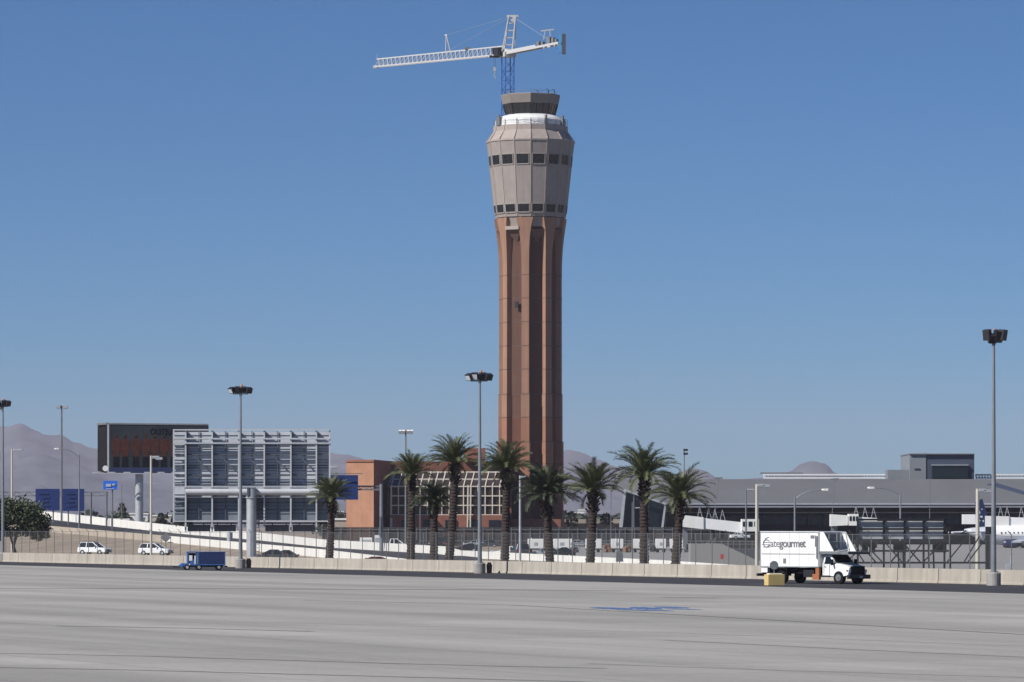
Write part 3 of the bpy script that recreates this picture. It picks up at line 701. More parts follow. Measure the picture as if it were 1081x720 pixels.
# glass wedge at its left end
GW = thing('glass_pavilion', 'slanted dark glass pavilion with pale leaning frame at the terminal end', 'pavilion', (X(678, 985), 985, 0))
q = MB(); q.prism([W(657, 557, 985), W(661, 518.5, 985), W(702, 532.5, 985), W(699, 557, 985)], (0, 12, 0)); q.build('glass_wall', 'tglass', GW)
q = MB(); q.prism([W(653, 562, 983), W(656.8, 562, 983), W(661, 517, 983), W(659, 516, 983)], (0, 1.5, 0)); q.build('pillar', 'galv', GW)
q = MB(); q.prism([W(697.5, 562, 983), W(699.8, 562, 983), W(703.5, 531.5, 983), W(701.8, 531, 983)], (0, 1.5, 0)); q.build('pillar', 'galv', GW)
q = MB(); q.beam(W(660, 517.6, 983), W(703, 532, 983), .5, .45); q.beam(W(655, 557.5, 983), W(700, 557.5, 983), .4); q.build_each('top_beam', 'galv', GW)
q = MB(); q.beam(W(669, 521, 983.4), W(669, 557, 983.4), .22); q.beam(W(684, 527, 983.4), W(684, 557, 983.4), .15); q.build('mullion', 'galvd', GW)
bx(702, 716, 533, 562, 985, 999, 'twall', 'side_wall', GW)

# ---------------------------------------------------------------- jet bridges
def jetbridge(label, tube, cab, frames, wheels, leg=None, D=850):
    J = thing('jet_bridge', label, 'jet bridge', (X((tube[0] + tube[3]) / 2, D), D, 0))
    a, y0, y1, b, y2, y3 = tube
    q = MB(); q.prism([W(a, y1, D), W(a, y0, D), W(b, y2, D), W(b, y3, D)], (0, 3.0, 0)); q.build('tunnel', 'white', J)
    mid = a + (b - a) * .35; s_ = .35
    q = MB(); yy0 = y0 + (y2 - y0) * s_ - .9; yy1 = y1 + (y3 - y1) * s_ + .9; q.prism([W(a - 1, y1 + .9, D - .25), W(a - 1, y0 - .9, D - .25), W(mid, yy0, D - .25), W(mid, yy1, D - .25)], (0, 3.5, 0)); q.build('outer_tunnel', 'whitewarm', J)
    if cab:
        c, d, e, f_ = cab; q = MB(); q.box(((X(c, D) + X(d, D)) / 2, D + 1.5, (Z(e, D) + Z(f_, D)) / 2), (X(d, D) - X(c, D), 4.2, Z(e, D) - Z(f_, D))); cb = q.build('cab', 'whitewarm', J)
        q = MB(); 
        for i in range(3):
            pc = c + (d - c) * (i + .5) / 3; q.box((X(pc, D), D - .63, Z(e + (f_ - e) * .4, D)), ((X(d, D) - X(c, D)) / 4.4, .06, (Z(e, D) - Z(f_, D)) * .4))
        q.build('cab_window', 'glass', cb)
    for fp in frames:
        q = MB(); yb_ = y0 + (y2 - y0) * (fp - a) / (b - a); t_ = W(fp, yb_ - 11, D + 1.5)
        for dx in (-2.2, 3.0): q.beam(W(fp + dx, yb_, D + 1.5), t_, .09)
        q.beam(W(fp - 1.1, yb_ - 5.5, D + 1.5), W(fp + 1.5, yb_ - 5.5, D + 1.5), .08); q.build('roof_frame', 'galv', J)
    for wp in wheels:
        q = MB(); yb_ = y1 + (y3 - y1) * (wp - a) / (b - a)
        for dx in (-1.6, 1.6): q.box((X(wp, D) + dx, D + 1.5, (Z(yb_, D) + .4) / 2), (.5, .8, Z(yb_, D) - .2))
        q.box((X(wp, D), D + 1.5, 1.1), (4.4, 2.2, .8)); 
        for dx in (-1.7, 1.7): q.cyl((X(wp, D) + dx - .3, D + 1.5, .6), (X(wp, D) + dx + .3, D + 1.5, .6), .6, .6, 12)
        q.build('undercarriage', 'dark', J)
    q = MB(); q.box(W(a + 3, (y1 + 575) / 2, D + 1.5), (1.0, 1.0, Z(y1, D) - Z(577, D))); q.build('column', 'galvd', J)
jetbridge('long white jet bridge sloping down to the right behind the rightmost palm', (720, 544.5, 555, 785, 551.5, 563), (783, 801, 548, 561), (738.5, 748, 754.5, 762.5), (763, 772))
jetbridge('short white jet bridge above the catering truck platform', (878, 543.8, 554.5, 926, 547, 552), (896, 906, 542.6, 554.8), (903.5, 913, 922), (915,))
jetbridge('white jet bridge at the right edge over the parked airliner', (1041, 545.5, 555.5, 1110, 547, 559), None, (1056, 1063, 1078), (1095,))
tag(bx(1017, 1031.5, 543, 553.3, 850, 853, 'white', 'boarding_cab', None), 'small white boxy bridge cab left of the beige lamp post', 'cab')

# ---------------------------------------------------------------- airliner (tail to the left)
AD = 850.0
A = thing('airliner', 'white and grey airliner parked at the right edge with navy tail', 'airliner', (X(1060, AD), AD, 0))
fy = Z(565.5, AD)
q = MB(); rings = []; n_ = 18
for px, r, up in [(1018, .25, 1.0), (1026, .75, .75), (1036, 1.25, .4), (1048, 1.7, .12), (1062, 1.88, 0), (1200, 1.88, 0), (1215, 1.5, -.2), (1224, .7, -.5), (1228, .1, -.6)]:
    rings.append([Vector((X(px, AD), AD + r * math.cos(2 * math.pi * i / n_), fy + up + r * math.sin(2 * math.pi * i / n_))) for i in range(n_)])
q.loft(rings); fu = q.build('fuselage', 'planegrey', A, smooth=True)
q = MB()
for i in range(30): q.box((X(1056 + i * 4.4, AD), AD - 1.86, fy + .55), (.20, .10, .28))
q.build('cabin_window', 'glass', fu)
q = MB()
rings = []
for px, r, up in [(1046, 1.70, .15), (1062, 1.90, 0), (1200, 1.90, 0)]:
    rings.append([Vector((X(px, AD), AD - (r + .01) * math.cos(t), fy + up + (r + .01) * math.sin(t))) for t in [R(-2 + 6 * k) for k in range(17)]])
k_ = 17; qq = [p for r in rings for p in r]; q.add(qq, [(a * k_ + i, a * k_ + i + 1, (a + 1) * k_ + i + 1, (a + 1) * k_ + i) for a in range(2) for i in range(k_ - 1)]); q.build('upper_skin', 'white', A, smooth=True)
q = MB(); q.prism([W(1030, 559, AD), W(1029.5, 530, AD), W(1037, 526.5, AD), W(1042, 543, AD), W(1049, 557, AD)], (0, .35, 0)); tf = q.build('tail_fin', 'navy', A)
q = MB()     # pale mark on the fin
for (a, b, c, d) in ((1033.5, 541, 3.0, 4.2), (1036, 545.5, 3.4, 2.4), (1034, 549.5, 2.4, 1.6), (1038, 550, 1.8, 2.4), (1036.5, 537.5, 2.0, 1.2)):
    pts = [W(a + c / 2 * math.cos(2 * math.pi * i / 9) * (1 + .2 * math.sin(3 * i)), b + d / 2 * math.sin(2 * math.pi * i / 9), AD - .06) for i in range(9)]; q.prism(pts, (0, .05, 0))
q.build('fin_marking', 'planegrey', tf)
q = MB(); q.prism([W(1036, 561, AD - 1), W(1044, 562, AD - 1), W(1006, 563.2, AD - 7), W(1001, 562.6, AD - 7)], (0, 0, .22)); q.build('tailplane', 'white', A)
q = MB(); q.prism([W(1075, 571, AD - 1.6), W(1110, 571, AD - 1.6), W(1078, 573, AD - 15), W(1068, 573, AD - 15)], (0, 0, .3)); q.build('wing', 'planegrey', A)
q = MB(); pz = Z(577.2, AD - 6); q.lathe([(0.8, 0), (1.0, .4), (1.05, 2.2), (.6, 3.4)], 14); 
q.v = [Vector((X(1059, AD - 6) + v.z * 1.0, AD - 6 + v.x, max(.25, pz + .2) + v.y * .8 + .4)) for v in q.v]; q.build('engine', 'navy', A)
for p in (1080, 1190):
    q = MB(); q.cyl((X(p, AD), AD, .5), (X(p, AD), AD, fy - 1.6), .14, .14, 8); q.cyl((X(p, AD) , AD - .5, .5), (X(p, AD), AD + .5, .5), .5, .5, 14); q.build('landing_gear', 'dark', A)

# ---------------------------------------------------------------- lattice platform at right, in front of the terminal
PD = 392.0
P = thing('steel_trestle', 'dark steel trestle with four grey mesh panels behind the barrier', 'trestle', (X(955, PD), PD, 0))
q = MB()
for p in (905.5, 933, 955, 975, 997, 1003): q.beam(W(p, 548 if p < 1000 else 556, PD), Vector((X(p, PD), PD, 0)), .17)
for y_, a, b in ((548.5, 905, 997), (558.5, 905, 1004), (571.5, 905, 1004), (581.5, 905, 1004), (594, 862, 1046)): q.beam(W(a, y_, PD - .15), W(b, y_, PD - .15), .17)
q.beam(W(1042.5, 556, PD), W(1042.5, 602, PD), .35); q.beam(W(1046, 556, PD), W(1046, 602, PD), .25); q.build('frame', 'dark', P)
q = MB()
for a, b, c, d in ((910, 571, 931, 593), (933, 571, 952, 593), (958, 593, 975, 571), (975, 593, 996, 571), (1003, 571, 1020, 560), (1000, 593, 1022, 566), (1018, 593, 1034, 566), (1022, 593, 1041, 568), (897, 571, 912, 593), (884, 594, 900, 578), (893, 594, 907, 580)): q.beam(W(a, b, PD - .1), W(c, d, PD - .1), .11)
for a, b, c, d in ((905, 571, 925, 594), (940, 594, 955, 575), (955, 575, 972, 594)): q.beam(W(a, b, PD + 1.2), W(c, d, PD + 1.2), .12)
q.build('brace', 'dark', P)
for a, b in ((907, 932), (934, 954), (956, 974.5), (976, 996.5)):
    q = MB(); q.prism([W(a, 569, PD + .12), W(a, 550, PD + .12), W(b, 550, PD + .12), W(b, 569, PD + .12)], (0, .08, 0)); q.build('panel', 'trpanel', P)
q = MB()
for p in (917, 950, 992): q.box(W(p, 577, PD + .6), (1.1, .8, 1.0))
q.build('equipment_box', 'black', P)
q = MB()
for p in (948, 953, 980, 985): q.beam(W(p, 571, PD + .3), W(p + 1, 604, PD + .3), .14)
q.build('leg', 'dark', P)

# concrete ramp wall
CWD = 480.0
q = MB(); q.prism([W(729, 599, CWD), W(729, 574, CWD), W(762, 574, CWD), W(802, 593, CWD), W(802, 599, CWD)], (0, 6, 0)); t = q.build('concrete_ramp', 'farconc'); tag(t, 'plain grey concrete ramp with sloping top beside the rightmost palm', 'ramp')
t = thing('warning_plate', 'small red plate on a thin post before the concrete ramp', 'sign', (X(762, 470), 470, 0))
q = MB(); q.box(W(762.3, 587.5, 470), (.34, .06, .5)); q.build('plate', 'red', t)
q = MB(); q.cyl((X(762.3, 470), 470.06, 0), (X(762.3, 470), 470.06, 1.3), .03); q.build('post', 'galv', t)

# ---------------------------------------------------------------- screened fence in the middle distance
sf = thing('screened_fence', 'long fence with dark privacy screening in front of the brick building', 'fence', (X(600, 900), 900, 0))
q = MB(); q.add([W(340, 578, 905), W(770, 578, 905), W(770, 556.5, 905), W(340, 556.5, 905)], [(0, 1, 2, 3)]); q.build('screen', 'screen', sf)
for i in range(44):
    p = 340 + i * 10; q = MB(); q.cyl((X(p, 904.8), 904.8, 0), (X(p, 904.8), 904.8, Z(557, 904.8)), .07, .07, 5); q.build('post', 'galvd', sf)
q = MB()
for y_ in (559, 571): q.beam(W(340, y_, 904.7), W(770, y_, 904.7), .1)
q.build('rail', 'galvd', sf)
# second see-through fence nearer, with pale rails (guard rail of the ramp road)
gf = thing('guard_railing', 'pale metal guard railing above the long white parapet', 'railing', (X(600, 760), 760, 0))
q = MB()
for y0_, y1_ in ((570.5, 572.5), (573.5, 575.5)): q.beam(W(560, y0_, 765), W(800, y0_ + 1, 765), .12)
q.build('rail', 'galvd', gf)
q = MB()
for i in range(38): p = 560 + i * 6.5; q.cyl((X(p, 765), 765, 0), (X(p, 765), 765, Z(570.5, 765)), .06, .06, 5)
q.build('posts', 'galvd', gf)

# ---------------------------------------------------------------- luggage carts row
def luggage_cart(label, px, w_px, D=705, group='white carts behind the fence'):
    x = X(px, D); w = w_px / F * D; h = 10 / F * D; z0 = .45
    c = thing('luggage_cart', label, 'cart', (x + w / 2, D, 0), group)
    q = MB(); q.box((x + w / 2, D, z0 + h / 2 + .2), (w, 1.6, h)); q.build('body', 'whitewarm', c, bevel=.05)
    q = MB(); q.box((x + w * .5, D - .83, z0 + h * .62), (w * .22, .05, h * .3)); q.build('panel_opening', 'galv', c)
    q = MB(); q.box((x + w / 2, D, z0 + .05), (w * .96, 1.4, .15)); q.beam((x + w, D, z0), (x + w + .8, D, z0 - .15), .08); q.build('chassis', 'dark', c)
    for dx in (.2, .8):
        q = MB(); q.cyl((x + w * dx, D - .8, .24), (x + w * dx, D + .8, .24), .24, .24, 10); q.build('wheel', 'black', c)
carts = [(557, 17, 'white luggage cart just left of the dark-trunked central palm'), (584, 18, 'white luggage cart just right of the central palm trunk'), (600.5, 4, 'narrow white cart end between two palms'),
 (618, 17, 'white luggage cart behind the palm right of the tower'), (645, 13, 'small white luggage cart near the back of the dark sign'), (667, 18, 'widest white luggage cart behind the tallest right palm'), (692, 11, 'white luggage cart with large door between the two right palms'), (707, 14, 'rightmost white luggage cart behind the last palm')]
for p, w_, l_ in carts: luggage_cart(l_, p, w_)
def gear_pile(label, px, w_, h_, m_, D=703, seed=0):
    rr = random.Random(seed); q = MB(); x = X(px, D); W_ = w_ / F * D; H_ = h_ / F * D
    for i in range(9):
        s_ = rr.uniform(.3, .55) * H_; q.box((x + rr.uniform(.1, .9) * W_, D + rr.uniform(-.4, .4), s_ / 2 + rr.uniform(0, .5) * H_), (W_ * rr.uniform(.25, .45), .7, s_), rz=rr.uniform(0, 2))
    tag(q.build('stacked_gear', m_, None, bevel=.06), label, 'gear')
gear_pile('dark gear heap right of the narrow white cart end', 604, 6, 7, 'cardark', seed=1)
gear_pile('brown gear heap left of the dark sign', 637, 7, 9, 'maroon', seed=2)
gear_pile('brown gear heap right of the dark sign', 658.5, 7, 9, 'maroon', seed=3)
gear_pile('dark gear heap beside the tall right palm trunk', 687, 5, 9, 'cardark', seed=4)
gear_pile('black gear heap right of the last white cart', 723, 7, 10, 'cardark', seed=5)
# small cabinets left
def cabinet(label, px0, px1, y0, D=660):
    x0_, x1_ = X(px0, D), X(px1, D); c = thing('utility_cabinet', label, 'cabinet', ((x0_ + x1_) / 2, D, 0))
    h = Z(y0, D); q = MB(); q.box(((x0_ + x1_) / 2, D, h / 2), (x1_ - x0_, 1.2, h)); q.build('case', 'whitewarm', c, bevel=.05)
    q = MB(); q.box(((x0_ + x1_) / 2, D - .62, h * .6), ((x1_ - x0_) * .7, .05, h * .5)); q.build('door', 'galv', c)
cabinet('wide low white utility cabinet behind the upper parapet', 380, 393, 567.5, 715)
cabinet('taller narrow white utility cabinet beside the gantry post', 395, 402, 565, 713)

# ---------------------------------------------------------------- vehicles
def make_car(kind, paint, label, group=None, D=650, px=100, length=4.7, heading=0.0, z=0.0, h=None):
    """local x = forward; built at the origin and moved afterwards"""
    wv = 1.9; hh = {'suv': 1.8, 'pickup': 1.85, 'sedan': 1.42, 'coupe': 1.3, 'wagon': 1.7}[kind]
    L2 = length / 2
    if kind in ('suv', 'wagon'):
        low = [(-L2, .35), (-L2, .95), (-L2 + .1, 1.08), (L2 - 1.25, 1.05), (L2 - .1, .88), (L2, .6), (L2, .35)]
        roof = [(-L2 + .12, 1.06), (-L2 + .4, hh), (L2 - 2.2, hh), (L2 - 1.2, 1.05)]
    elif kind == 'pickup':
        low = [(-L2, .45), (-L2, 1.1), (L2 - 1.3, 1.12), (L2 - .1, 1.0), (L2, .7), (L2, .45)]
        roof = [(-.9, 1.1), (-.75, hh), (L2 - 2.1, hh), (L2 - 1.2, 1.1)]
    else:
        low = [(-L2, .3), (-L2, .8), (-L2 + .1, .9), (L2 - 1.4, .88), (L2 - .1, .7), (L2, .5), (L2, .3)]
        roof = [(-L2 + .35, .9), (-L2 + 1.15, hh), (L2 - 2.3, hh), (L2 - 1.3, .88)]
    c = thing('car' if kind != 'pickup' else 'pickup_truck', label, 'car' if kind != 'pickup' else 'pickup', (0, 0, 0), group)
    q = MB()
    q.loft([[Vector((x, y, .45 + (zz - .45) * k)) for x, zz in low] for y, k in ((-wv / 2, .86), (-wv / 2 + .1, 1), (wv / 2 - .1, 1), (wv / 2, .86))]); q.build('body', paint, c, bevel=.04)
    q = MB(); zr = roof[1][1]; zb_ = roof[0][1]
    yb = wv / 2 - .1; yt = wv / 2 - .28
    q.add([(roof[0][0], -yb, zb_), (roof[1][0], -yt, zr - .05), (roof[2][0], -yt, zr - .05), (roof[3][0], -yb, zb_), (roof[0][0], yb, zb_), (roof[1][0], yt, zr - .05), (roof[2][0], yt, zr - .05), (roof[3][0], yb, zb_)], [(0, 1, 2, 3), (4, 7, 6, 5), (0, 4, 5, 1), (3, 2, 6, 7), (1, 5, 6, 2)]); q.build('window', 'glass', c)
    q = MB(); q.box(((roof[1][0] + roof[2][0]) / 2, 0, zr - .02), (roof[2][0] - roof[1][0] + .1, yt * 2 + .06, .07))
    for s_ in (-1, 1):
        for (a, b) in ((0, 1), (3, 2)): q.beam((roof[a][0], s_ * (yb + .01), zb_), (roof[b][0], s_ * (yt + .01), zr - .04), .1)
        xm = (roof[1][0] + roof[2][0]) / 2; q.beam((xm, s_ * (yb + .01), zb_), (xm, s_ * (yt + .01), zr - .04), .1)
    q.build('roof', paint, c)
    wr = .36 if kind in ('suv', 'pickup', 'wagon') else .32
    for sx in (-L2 + .85, L2 - .9):
        for s_ in (-1, 1):
            q = MB(); q.cyl((sx, s_ * (wv / 2 - .22), wr), (sx, s_ * (wv / 2 + .01), wr), wr, wr, 16); w_ = q.build('wheel', 'black', c)
            q = MB(); q.cyl((sx, s_ * (wv / 2), wr), (sx, s_ * (wv / 2 + .03), wr), wr * .6, wr * .55, 10); q.build('rim', 'galv', w_)
    for s_ in (-1, 1):
        q = MB(); q.box((L2 - .08, s_ * .68, .78), (.22, .35, .16)); q.build('headlight', 'lampglass', c)
        q = MB(); q.box((-L2 + .03, s_ * .78, .82), (.1, .2, .25)); q.build('tail_light', 'red', c)
    q = MB(); q.box((L2 + .01, 0, .62), (.06, 1.0, .18)); q.box((L2 + .01, 0, .4), (.08, 1.7, .14)); q.build('grille', 'black', c)
    for s_ in (-1, 1):
        q = MB(); q.box((L2 - 1.7, s_ * (wv / 2 + .08), 1.1 if kind != 'sedan' else .95), (.14, .2, .14)); q.build('mirror', paint, c)
    if kind in ('suv',):
        q = MB()
        for s_ in (-1, 1): q.beam((roof[1][0] + .1, s_ * .6, zr + .06), (roof[2][0] - .1, s_ * .6, zr + .06), .05)
        q.build('roof_rack', 'dark', c)
    c.location = (X(px, D), D, z); c.rotation_euler = (0, 0, heading)
    return c
make_car('suv', 'carwhite', 'white suv driving right along the tan road at far left', px=100, D=652, length=4.7, heading=R(-28))
make_car('wagon', 'carwhite', 'white wagon with dark windows beside the diamond sign', px=164.5, D=632, length=4.6, heading=R(-22))
make_car('sedan', 'cardark', 'dark car roof just showing over the barrier left of the first palm', px=284, D=520, length=4.3, heading=R(180))
make_car('sedan', 'cardark', 'second dark car roof over the barrier beside the pole column', px=297, D=530, length=4.1, heading=R(180), z=-.1)
make_car('coupe', 'carred', 'dark red car partly hidden by the barrier below the blue gantry sign', px=391.5, D=470, length=4.4, heading=R(178), z=-.35)
make_car('coupe', 'carblack', 'black car on the ramp between two palms', px=492.5, D=640, length=3.9, heading=R(176), z=.36)
make_car('sedan', 'carwhite', 'white car behind the barrier right of the floodlight mast', px=534.5, D=600, length=4.0, heading=R(172))
make_car('suv', 'cardark', 'dark suv just behind the white car', px=549, D=590, length=4.2, heading=R(102))
make_car('sedan', 'carsilver', 'silver car by the central palm trunk', px=575, D=590, length=4.4, heading=R(180))
make_car('sedan', 'carblack', 'black car at the right of the silver car', px=591, D=575, length=4.0, heading=R(180))
make_car('pickup', 'carwhite', 'white pickup parked behind the upper parapet near the tall palm', px=418, D=680, length=4.6, heading=0, z=.36)
make_car('sedan', 'carwhite', 'tiny white car parked under the long jet bridge', px=781, D=850, length=3.6, heading=R(10), z=1.6)

rr_ = random.Random(12)
for i, p in enumerate((442, 466, 500, 515, 563, 598, 612, 652, 697, 735)):
    make_car(('sedan', 'suv', 'sedan')[i % 3], ('cardark', 'carblack', 'carsilver', 'cardark')[i % 4], ['dark car in the distant row parked before the screened fence', 'black suv in the distant row parked before the screened fence', 'silver car in the distant row parked before the screened fence', 'dark car in the distant row parked before the screened fence'][i % 4] if False else 'small distant car parked in the row before the screened fence', group='cars parked along the screened fence', px=p, D=880 + rr_.uniform(-8, 8), length=4.2, heading=R(rr_.choice((80, 100, 0, 180))))
# ---- catering truck
TH = R(-45)
TR = thing('catering_truck', 'white high-lift catering truck with box body and folding front platform', 'truck', (0, 0, 0))
def tb(name, m_, parts, parent=TR, bevel=.015):
    q = MB()
    for p in parts: q.box(*p)
    return q.build(name, m_, parent, bevel=bevel)
# box body: x 0..5.6, y -1.25..1.25, z 1.15..3.75
bdy = tb('box_body', 'boxwhite', [((2.8, 0, 2.46), (5.6, 2.5, 2.56))], bevel=.04)
tb('body_trim', 'galv', [((2.8, -1.262, 3.68), (5.62, .05, .08)), ((2.8, -1.262, 1.22), (5.62, .05, .1)), ((.04, -1.262, 2.46), (.09, .05, 2.5)), ((5.56, -1.262, 2.46), (.09, .05, 2.5)), ((2.8, 1.262, 3.68), (5.62, .05, .08)), ((-.02, 0, 3.7), (.06, 2.5, .1))])
tb('panel_seam', 'faint', [((x_, -1.256, 2.46), (.025, .02, 2.4)) for x_ in (.95, 1.88, 2.8, 3.73, 4.66)], bevel=0)
tb('side_rail', 'letter', [((2.7, -1.262, 2.12), (5.1, .03, .05))])
tb('side_vent', 'letter', [((2.35, -1.265, 1.62), (.26, .03, .36))])
tb('reefer_hinges', 'letter', [((5.0, -1.27, 3.35), (.35, .04, .22)), ((5.3, -1.27, 3.05), (.1, .06, .8)), ((5.45, -1.29, 2.6), (.1, .1, 1.6))])
tb('front_wall', 'whitewarm', [((5.63, 0, 2.46), (.05, 2.4, 2.45))])
tb('front_door', 'galvd', [((5.67, .1, 2.95), (.04, 1.7, 1.45))])
# lettering on the near (right-hand, -y) side
def side_m(x, z): return Matrix(((1, 0, 0, x), (0, 0, 1, -1.275), (0, 1, 0, z), (0, 0, 0, 1))) @ Matrix.Diagonal((1, 1, -1, 1))
def side_m2(x, z): return Matrix.Translation((x, -1.268, z)) @ Matrix.Rotation(math.pi / 2, 4, 'X')
text('ate', .80, 'letter', bdy, side_m2(.98, 2.62), 'lettering', off=-.002, space=.92)
text('gourmet', .80, 'letter', bdy, side_m2(1.88, 2.62), 'bold_lettering', off=.014, space=.88)
q = MB()
for i, (a, b) in enumerate(((.28, .95), (.18, .95), (.28, .95))): q.box((a + (b - a) / 2, -1.27, 2.62 + i * .16), (b - a, .02, .035))
for t0 in range(10):
    a0 = R(35 + t0 * 31); a1 = R(35 + (t0 + 1) * 31); q.beam((.62 + .30 * math.cos(a0), -1.27, 2.88 + .27 * math.sin(a0)), (.62 + .30 * math.cos(a1), -1.27, 2.88 + .27 * math.sin(a1)), .05)
q.beam((.45, -1.27, 3.2), (.85, -1.27, 3.33), .035); q.build('logo', 'letter', bdy)
# platform above the cab
tb('platform', 'galvd', [((6.95, 0, 2.26), (2.7, 2.36, .10)), ((6.95, -1.17, 2.20), (2.7, .08, .18)), ((6.95, 1.17, 2.20), (2.7, .08, .18))])
for s_ in (-1, 1):
    q = MB(); q.prism([(5.62, s_ * 1.2, 2.32), (5.62, s_ * 1.2, 3.7), (5.98, s_ * 1.2, 3.7), (6.95, s_ * 1.2, 2.32)], (0, .05, 0)); q.build('side_guard', 'white', TR)
q = MB()
for y_ in (-.55, .3):
    q.cyl((5.95, y_, 2.3), (5.95, y_, 3.65), .03); 
q.cyl((6.0, -1.15, 3.62), (6.0, 1.15, 3.62), .035); q.cyl((6.0, -1.15, 3.0), (6.0, 1.15, 3.0), .03); q.cyl((7.0, -1.1, 2.32), (8.25, -1.1, 2.45), .03)
for x_ in (7.4, 8.2): q.cyl((x_, 1.15, 2.3), (x_, 1.15, 2.62), .03); q.cyl((x_, -1.15, 2.3), (x_, -1.15, 2.5), .03)
q.build_each('handrail', 'galv', TR)
q = MB(); q.box((5.75, -.3, 3.6), (.06, 1.8, .12)); q.build('front_beam', 'whitewarm', TR)
# scissor lift and chassis
tb('chassis', 'black', [((3.4, -.45, .82), (6.8, .16, .26)), ((3.4, .45, .82), (6.8, .16, .26)), ((1.0, 0, .9), (1.2, 1.6, .3)), ((4.0, 0, .9), (1.6, 1.7, .35)), ((2.5, 0, 1.08), (4.9, 1.9, .1))])
q = MB()
for y_ in (-.75, .75):
    q.beam((.6, y_, .95), (4.9, y_, 1.12), .14); q.beam((.6, y_, 1.12), (4.9, y_, .95), .14)
q.build('scissor_lift', 'dark', TR)
tb('rear_bumper', 'dark', [((-.2, 0, .62), (.16, 2.7, .2)), ((-.1, 0, .75), (.2, 1.6, .2))])
tb('side_box', 'white', [((.35, -1.05, .95), (.6, .3, .34))])
tb('outrigger', 'orange', [((5.42, -1.12, .72), (.34, .22, .85)), ((5.1, -1.12, .5), (.3, .2, .4))])
tb('fuel_tank', 'dark', [((4.55, -.95, .72), (1.0, .45, .5)), ((4.4, .95, .72), (1.2, .45, .5))])
tb('mudguard', 'black', [((1.9, -.98, 1.06), (1.3, .5, .05)), ((1.28, -.98, .8), (.05, .5, .5)), ((2.52, -.98, .8), (.05, .5, .5)), ((1.9, .98, 1.06), (1.3, .5, .05))])
# cab: conventional, x 5.75 .. 8.2
q = MB()
cabp = [(5.78, .55), (5.78, 1.45), (5.86, 2.05), (6.45, 2.08), (6.92, 1.48), (7.9, 1.30), (8.12, 1.18), (8.12, .62), (7.75, .55)]
rings = []
for y_, k in ((-1.08, .93), (-1.0, 1), (1.0, 1), (1.08, .93)):
    rings.append([Vector((x_ if x_ < 7 or abs(y_) <= 1 else x_ - .06, y_ * (.86 if z_ > 1.9 else (.82 if x_ > 7.5 and z_ > 1 else 1)), .55 + (z_ - .55) * k)) for x_, z_ in cabp])
q.loft(rings); cab = q.build('cab', 'white', TR, bevel=.03)
q = MB(); q.prism([(5.98, -1.06, 1.42), (6.02, -.98, 1.92), (6.42, -.98, 1.92), (6.82, -1.06, 1.42)], (0, -.02, 0)); q.build('side_window', 'glass', cab)
q = MB(); q.prism([(5.98, 1.06, 1.42), (6.02, .98, 1.92), (6.42, .98, 1.92), (6.82, 1.06, 1.42)], (0, .02, 0)); q.build('side_window', 'glass', cab)
q = MB(); q.add([(6.93, -.98, 1.52), (6.93, .98, 1.52), (6.49, .84, 2.05), (6.49, -.84, 2.05)], [(0, 1, 2, 3)]); q.v = [v + Vector((.02, 0, .01)) for v in q.v]; q.build('windscreen', 'glass', cab)
q = MB(); q.box((6.45, -1.085, 1.0), (.02, .02, .85)); q.box((5.92, -1.085, 1.1), (.02, .02, 1.0)); q.box((6.05, -1.09, 1.22), (.14, .03, .05)); q.build('door_line', 'letter', cab)
tb('grille', 'black', [((8.15, 0, .98), (.08, 1.5, .6))], bevel=.03)
q = MB()
for i in range(5): q.box((8.2, 0, .8 + i * .09), (.02, 1.35, .02))
q.build('grille_slat', 'dark', TR)
tb('bumper', 'dark', [((8.26, 0, .52), (.22, 2.35, .3))], bevel=.04)
tb('headlight', 'lampglass', [((8.13, -.86, .92), (.1, .26, .22))])
tb('headlight', 'lampglass', [((8.13, .86, .92), (.1, .26, .22))])
tb('indicator', 'orange', [((8.02, -.99, .96), (.16, .1, .12))])
tb('number_plate', 'galv', [((8.385, .1, .5), (.02, .32, .15))])
q = MB()
for s_ in (-1, 1): q.box((6.85, s_ * 1.28, 1.55), (.12, .2, .42)); q.beam((6.75, s_ * 1.05, 1.7), (6.85, s_ * 1.3, 1.65), .03)
q.build_each('mirror', 'black', TR)
tb('running_board', 'dark', [((6.15, -1.1, .55), (.8, .2, .12))])
tb('running_board', 'dark', [((6.15, 1.1, .55), (.8, .2, .12))])
for (x_, r_, ys) in ((1.9, .46, (-1, 1)), (7.3, .46, (-1, 1))):
    for s_ in ys:
        q = MB(); q.cyl((x_, s_ * .78, r_), (x_, s_ * 1.12, r_), r_, r_, 24); w_ = q.build('wheel', 'black', TR, bevel=.03)
        q = MB(); q.cyl((x_, s_ * 1.10, r_), (x_, s_ * 1.14, r_), .27, .24, 16); q.cyl((x_, s_ * 1.12, r_), (x_, s_ * 1.18, r_), .09, .08, 10)
        for k in range(6): a_ = k * math.pi / 3; q.box((x_ + .18 * math.cos(a_), s_ * 1.145, r_ + .18 * math.sin(a_)), (.05, .02, .05))
        q.build('rim', 'galvd', w_)
TRD = 322.5
TR.location = (18.75, 328.2, .012); TR.rotation_euler = (0, 0, TH)

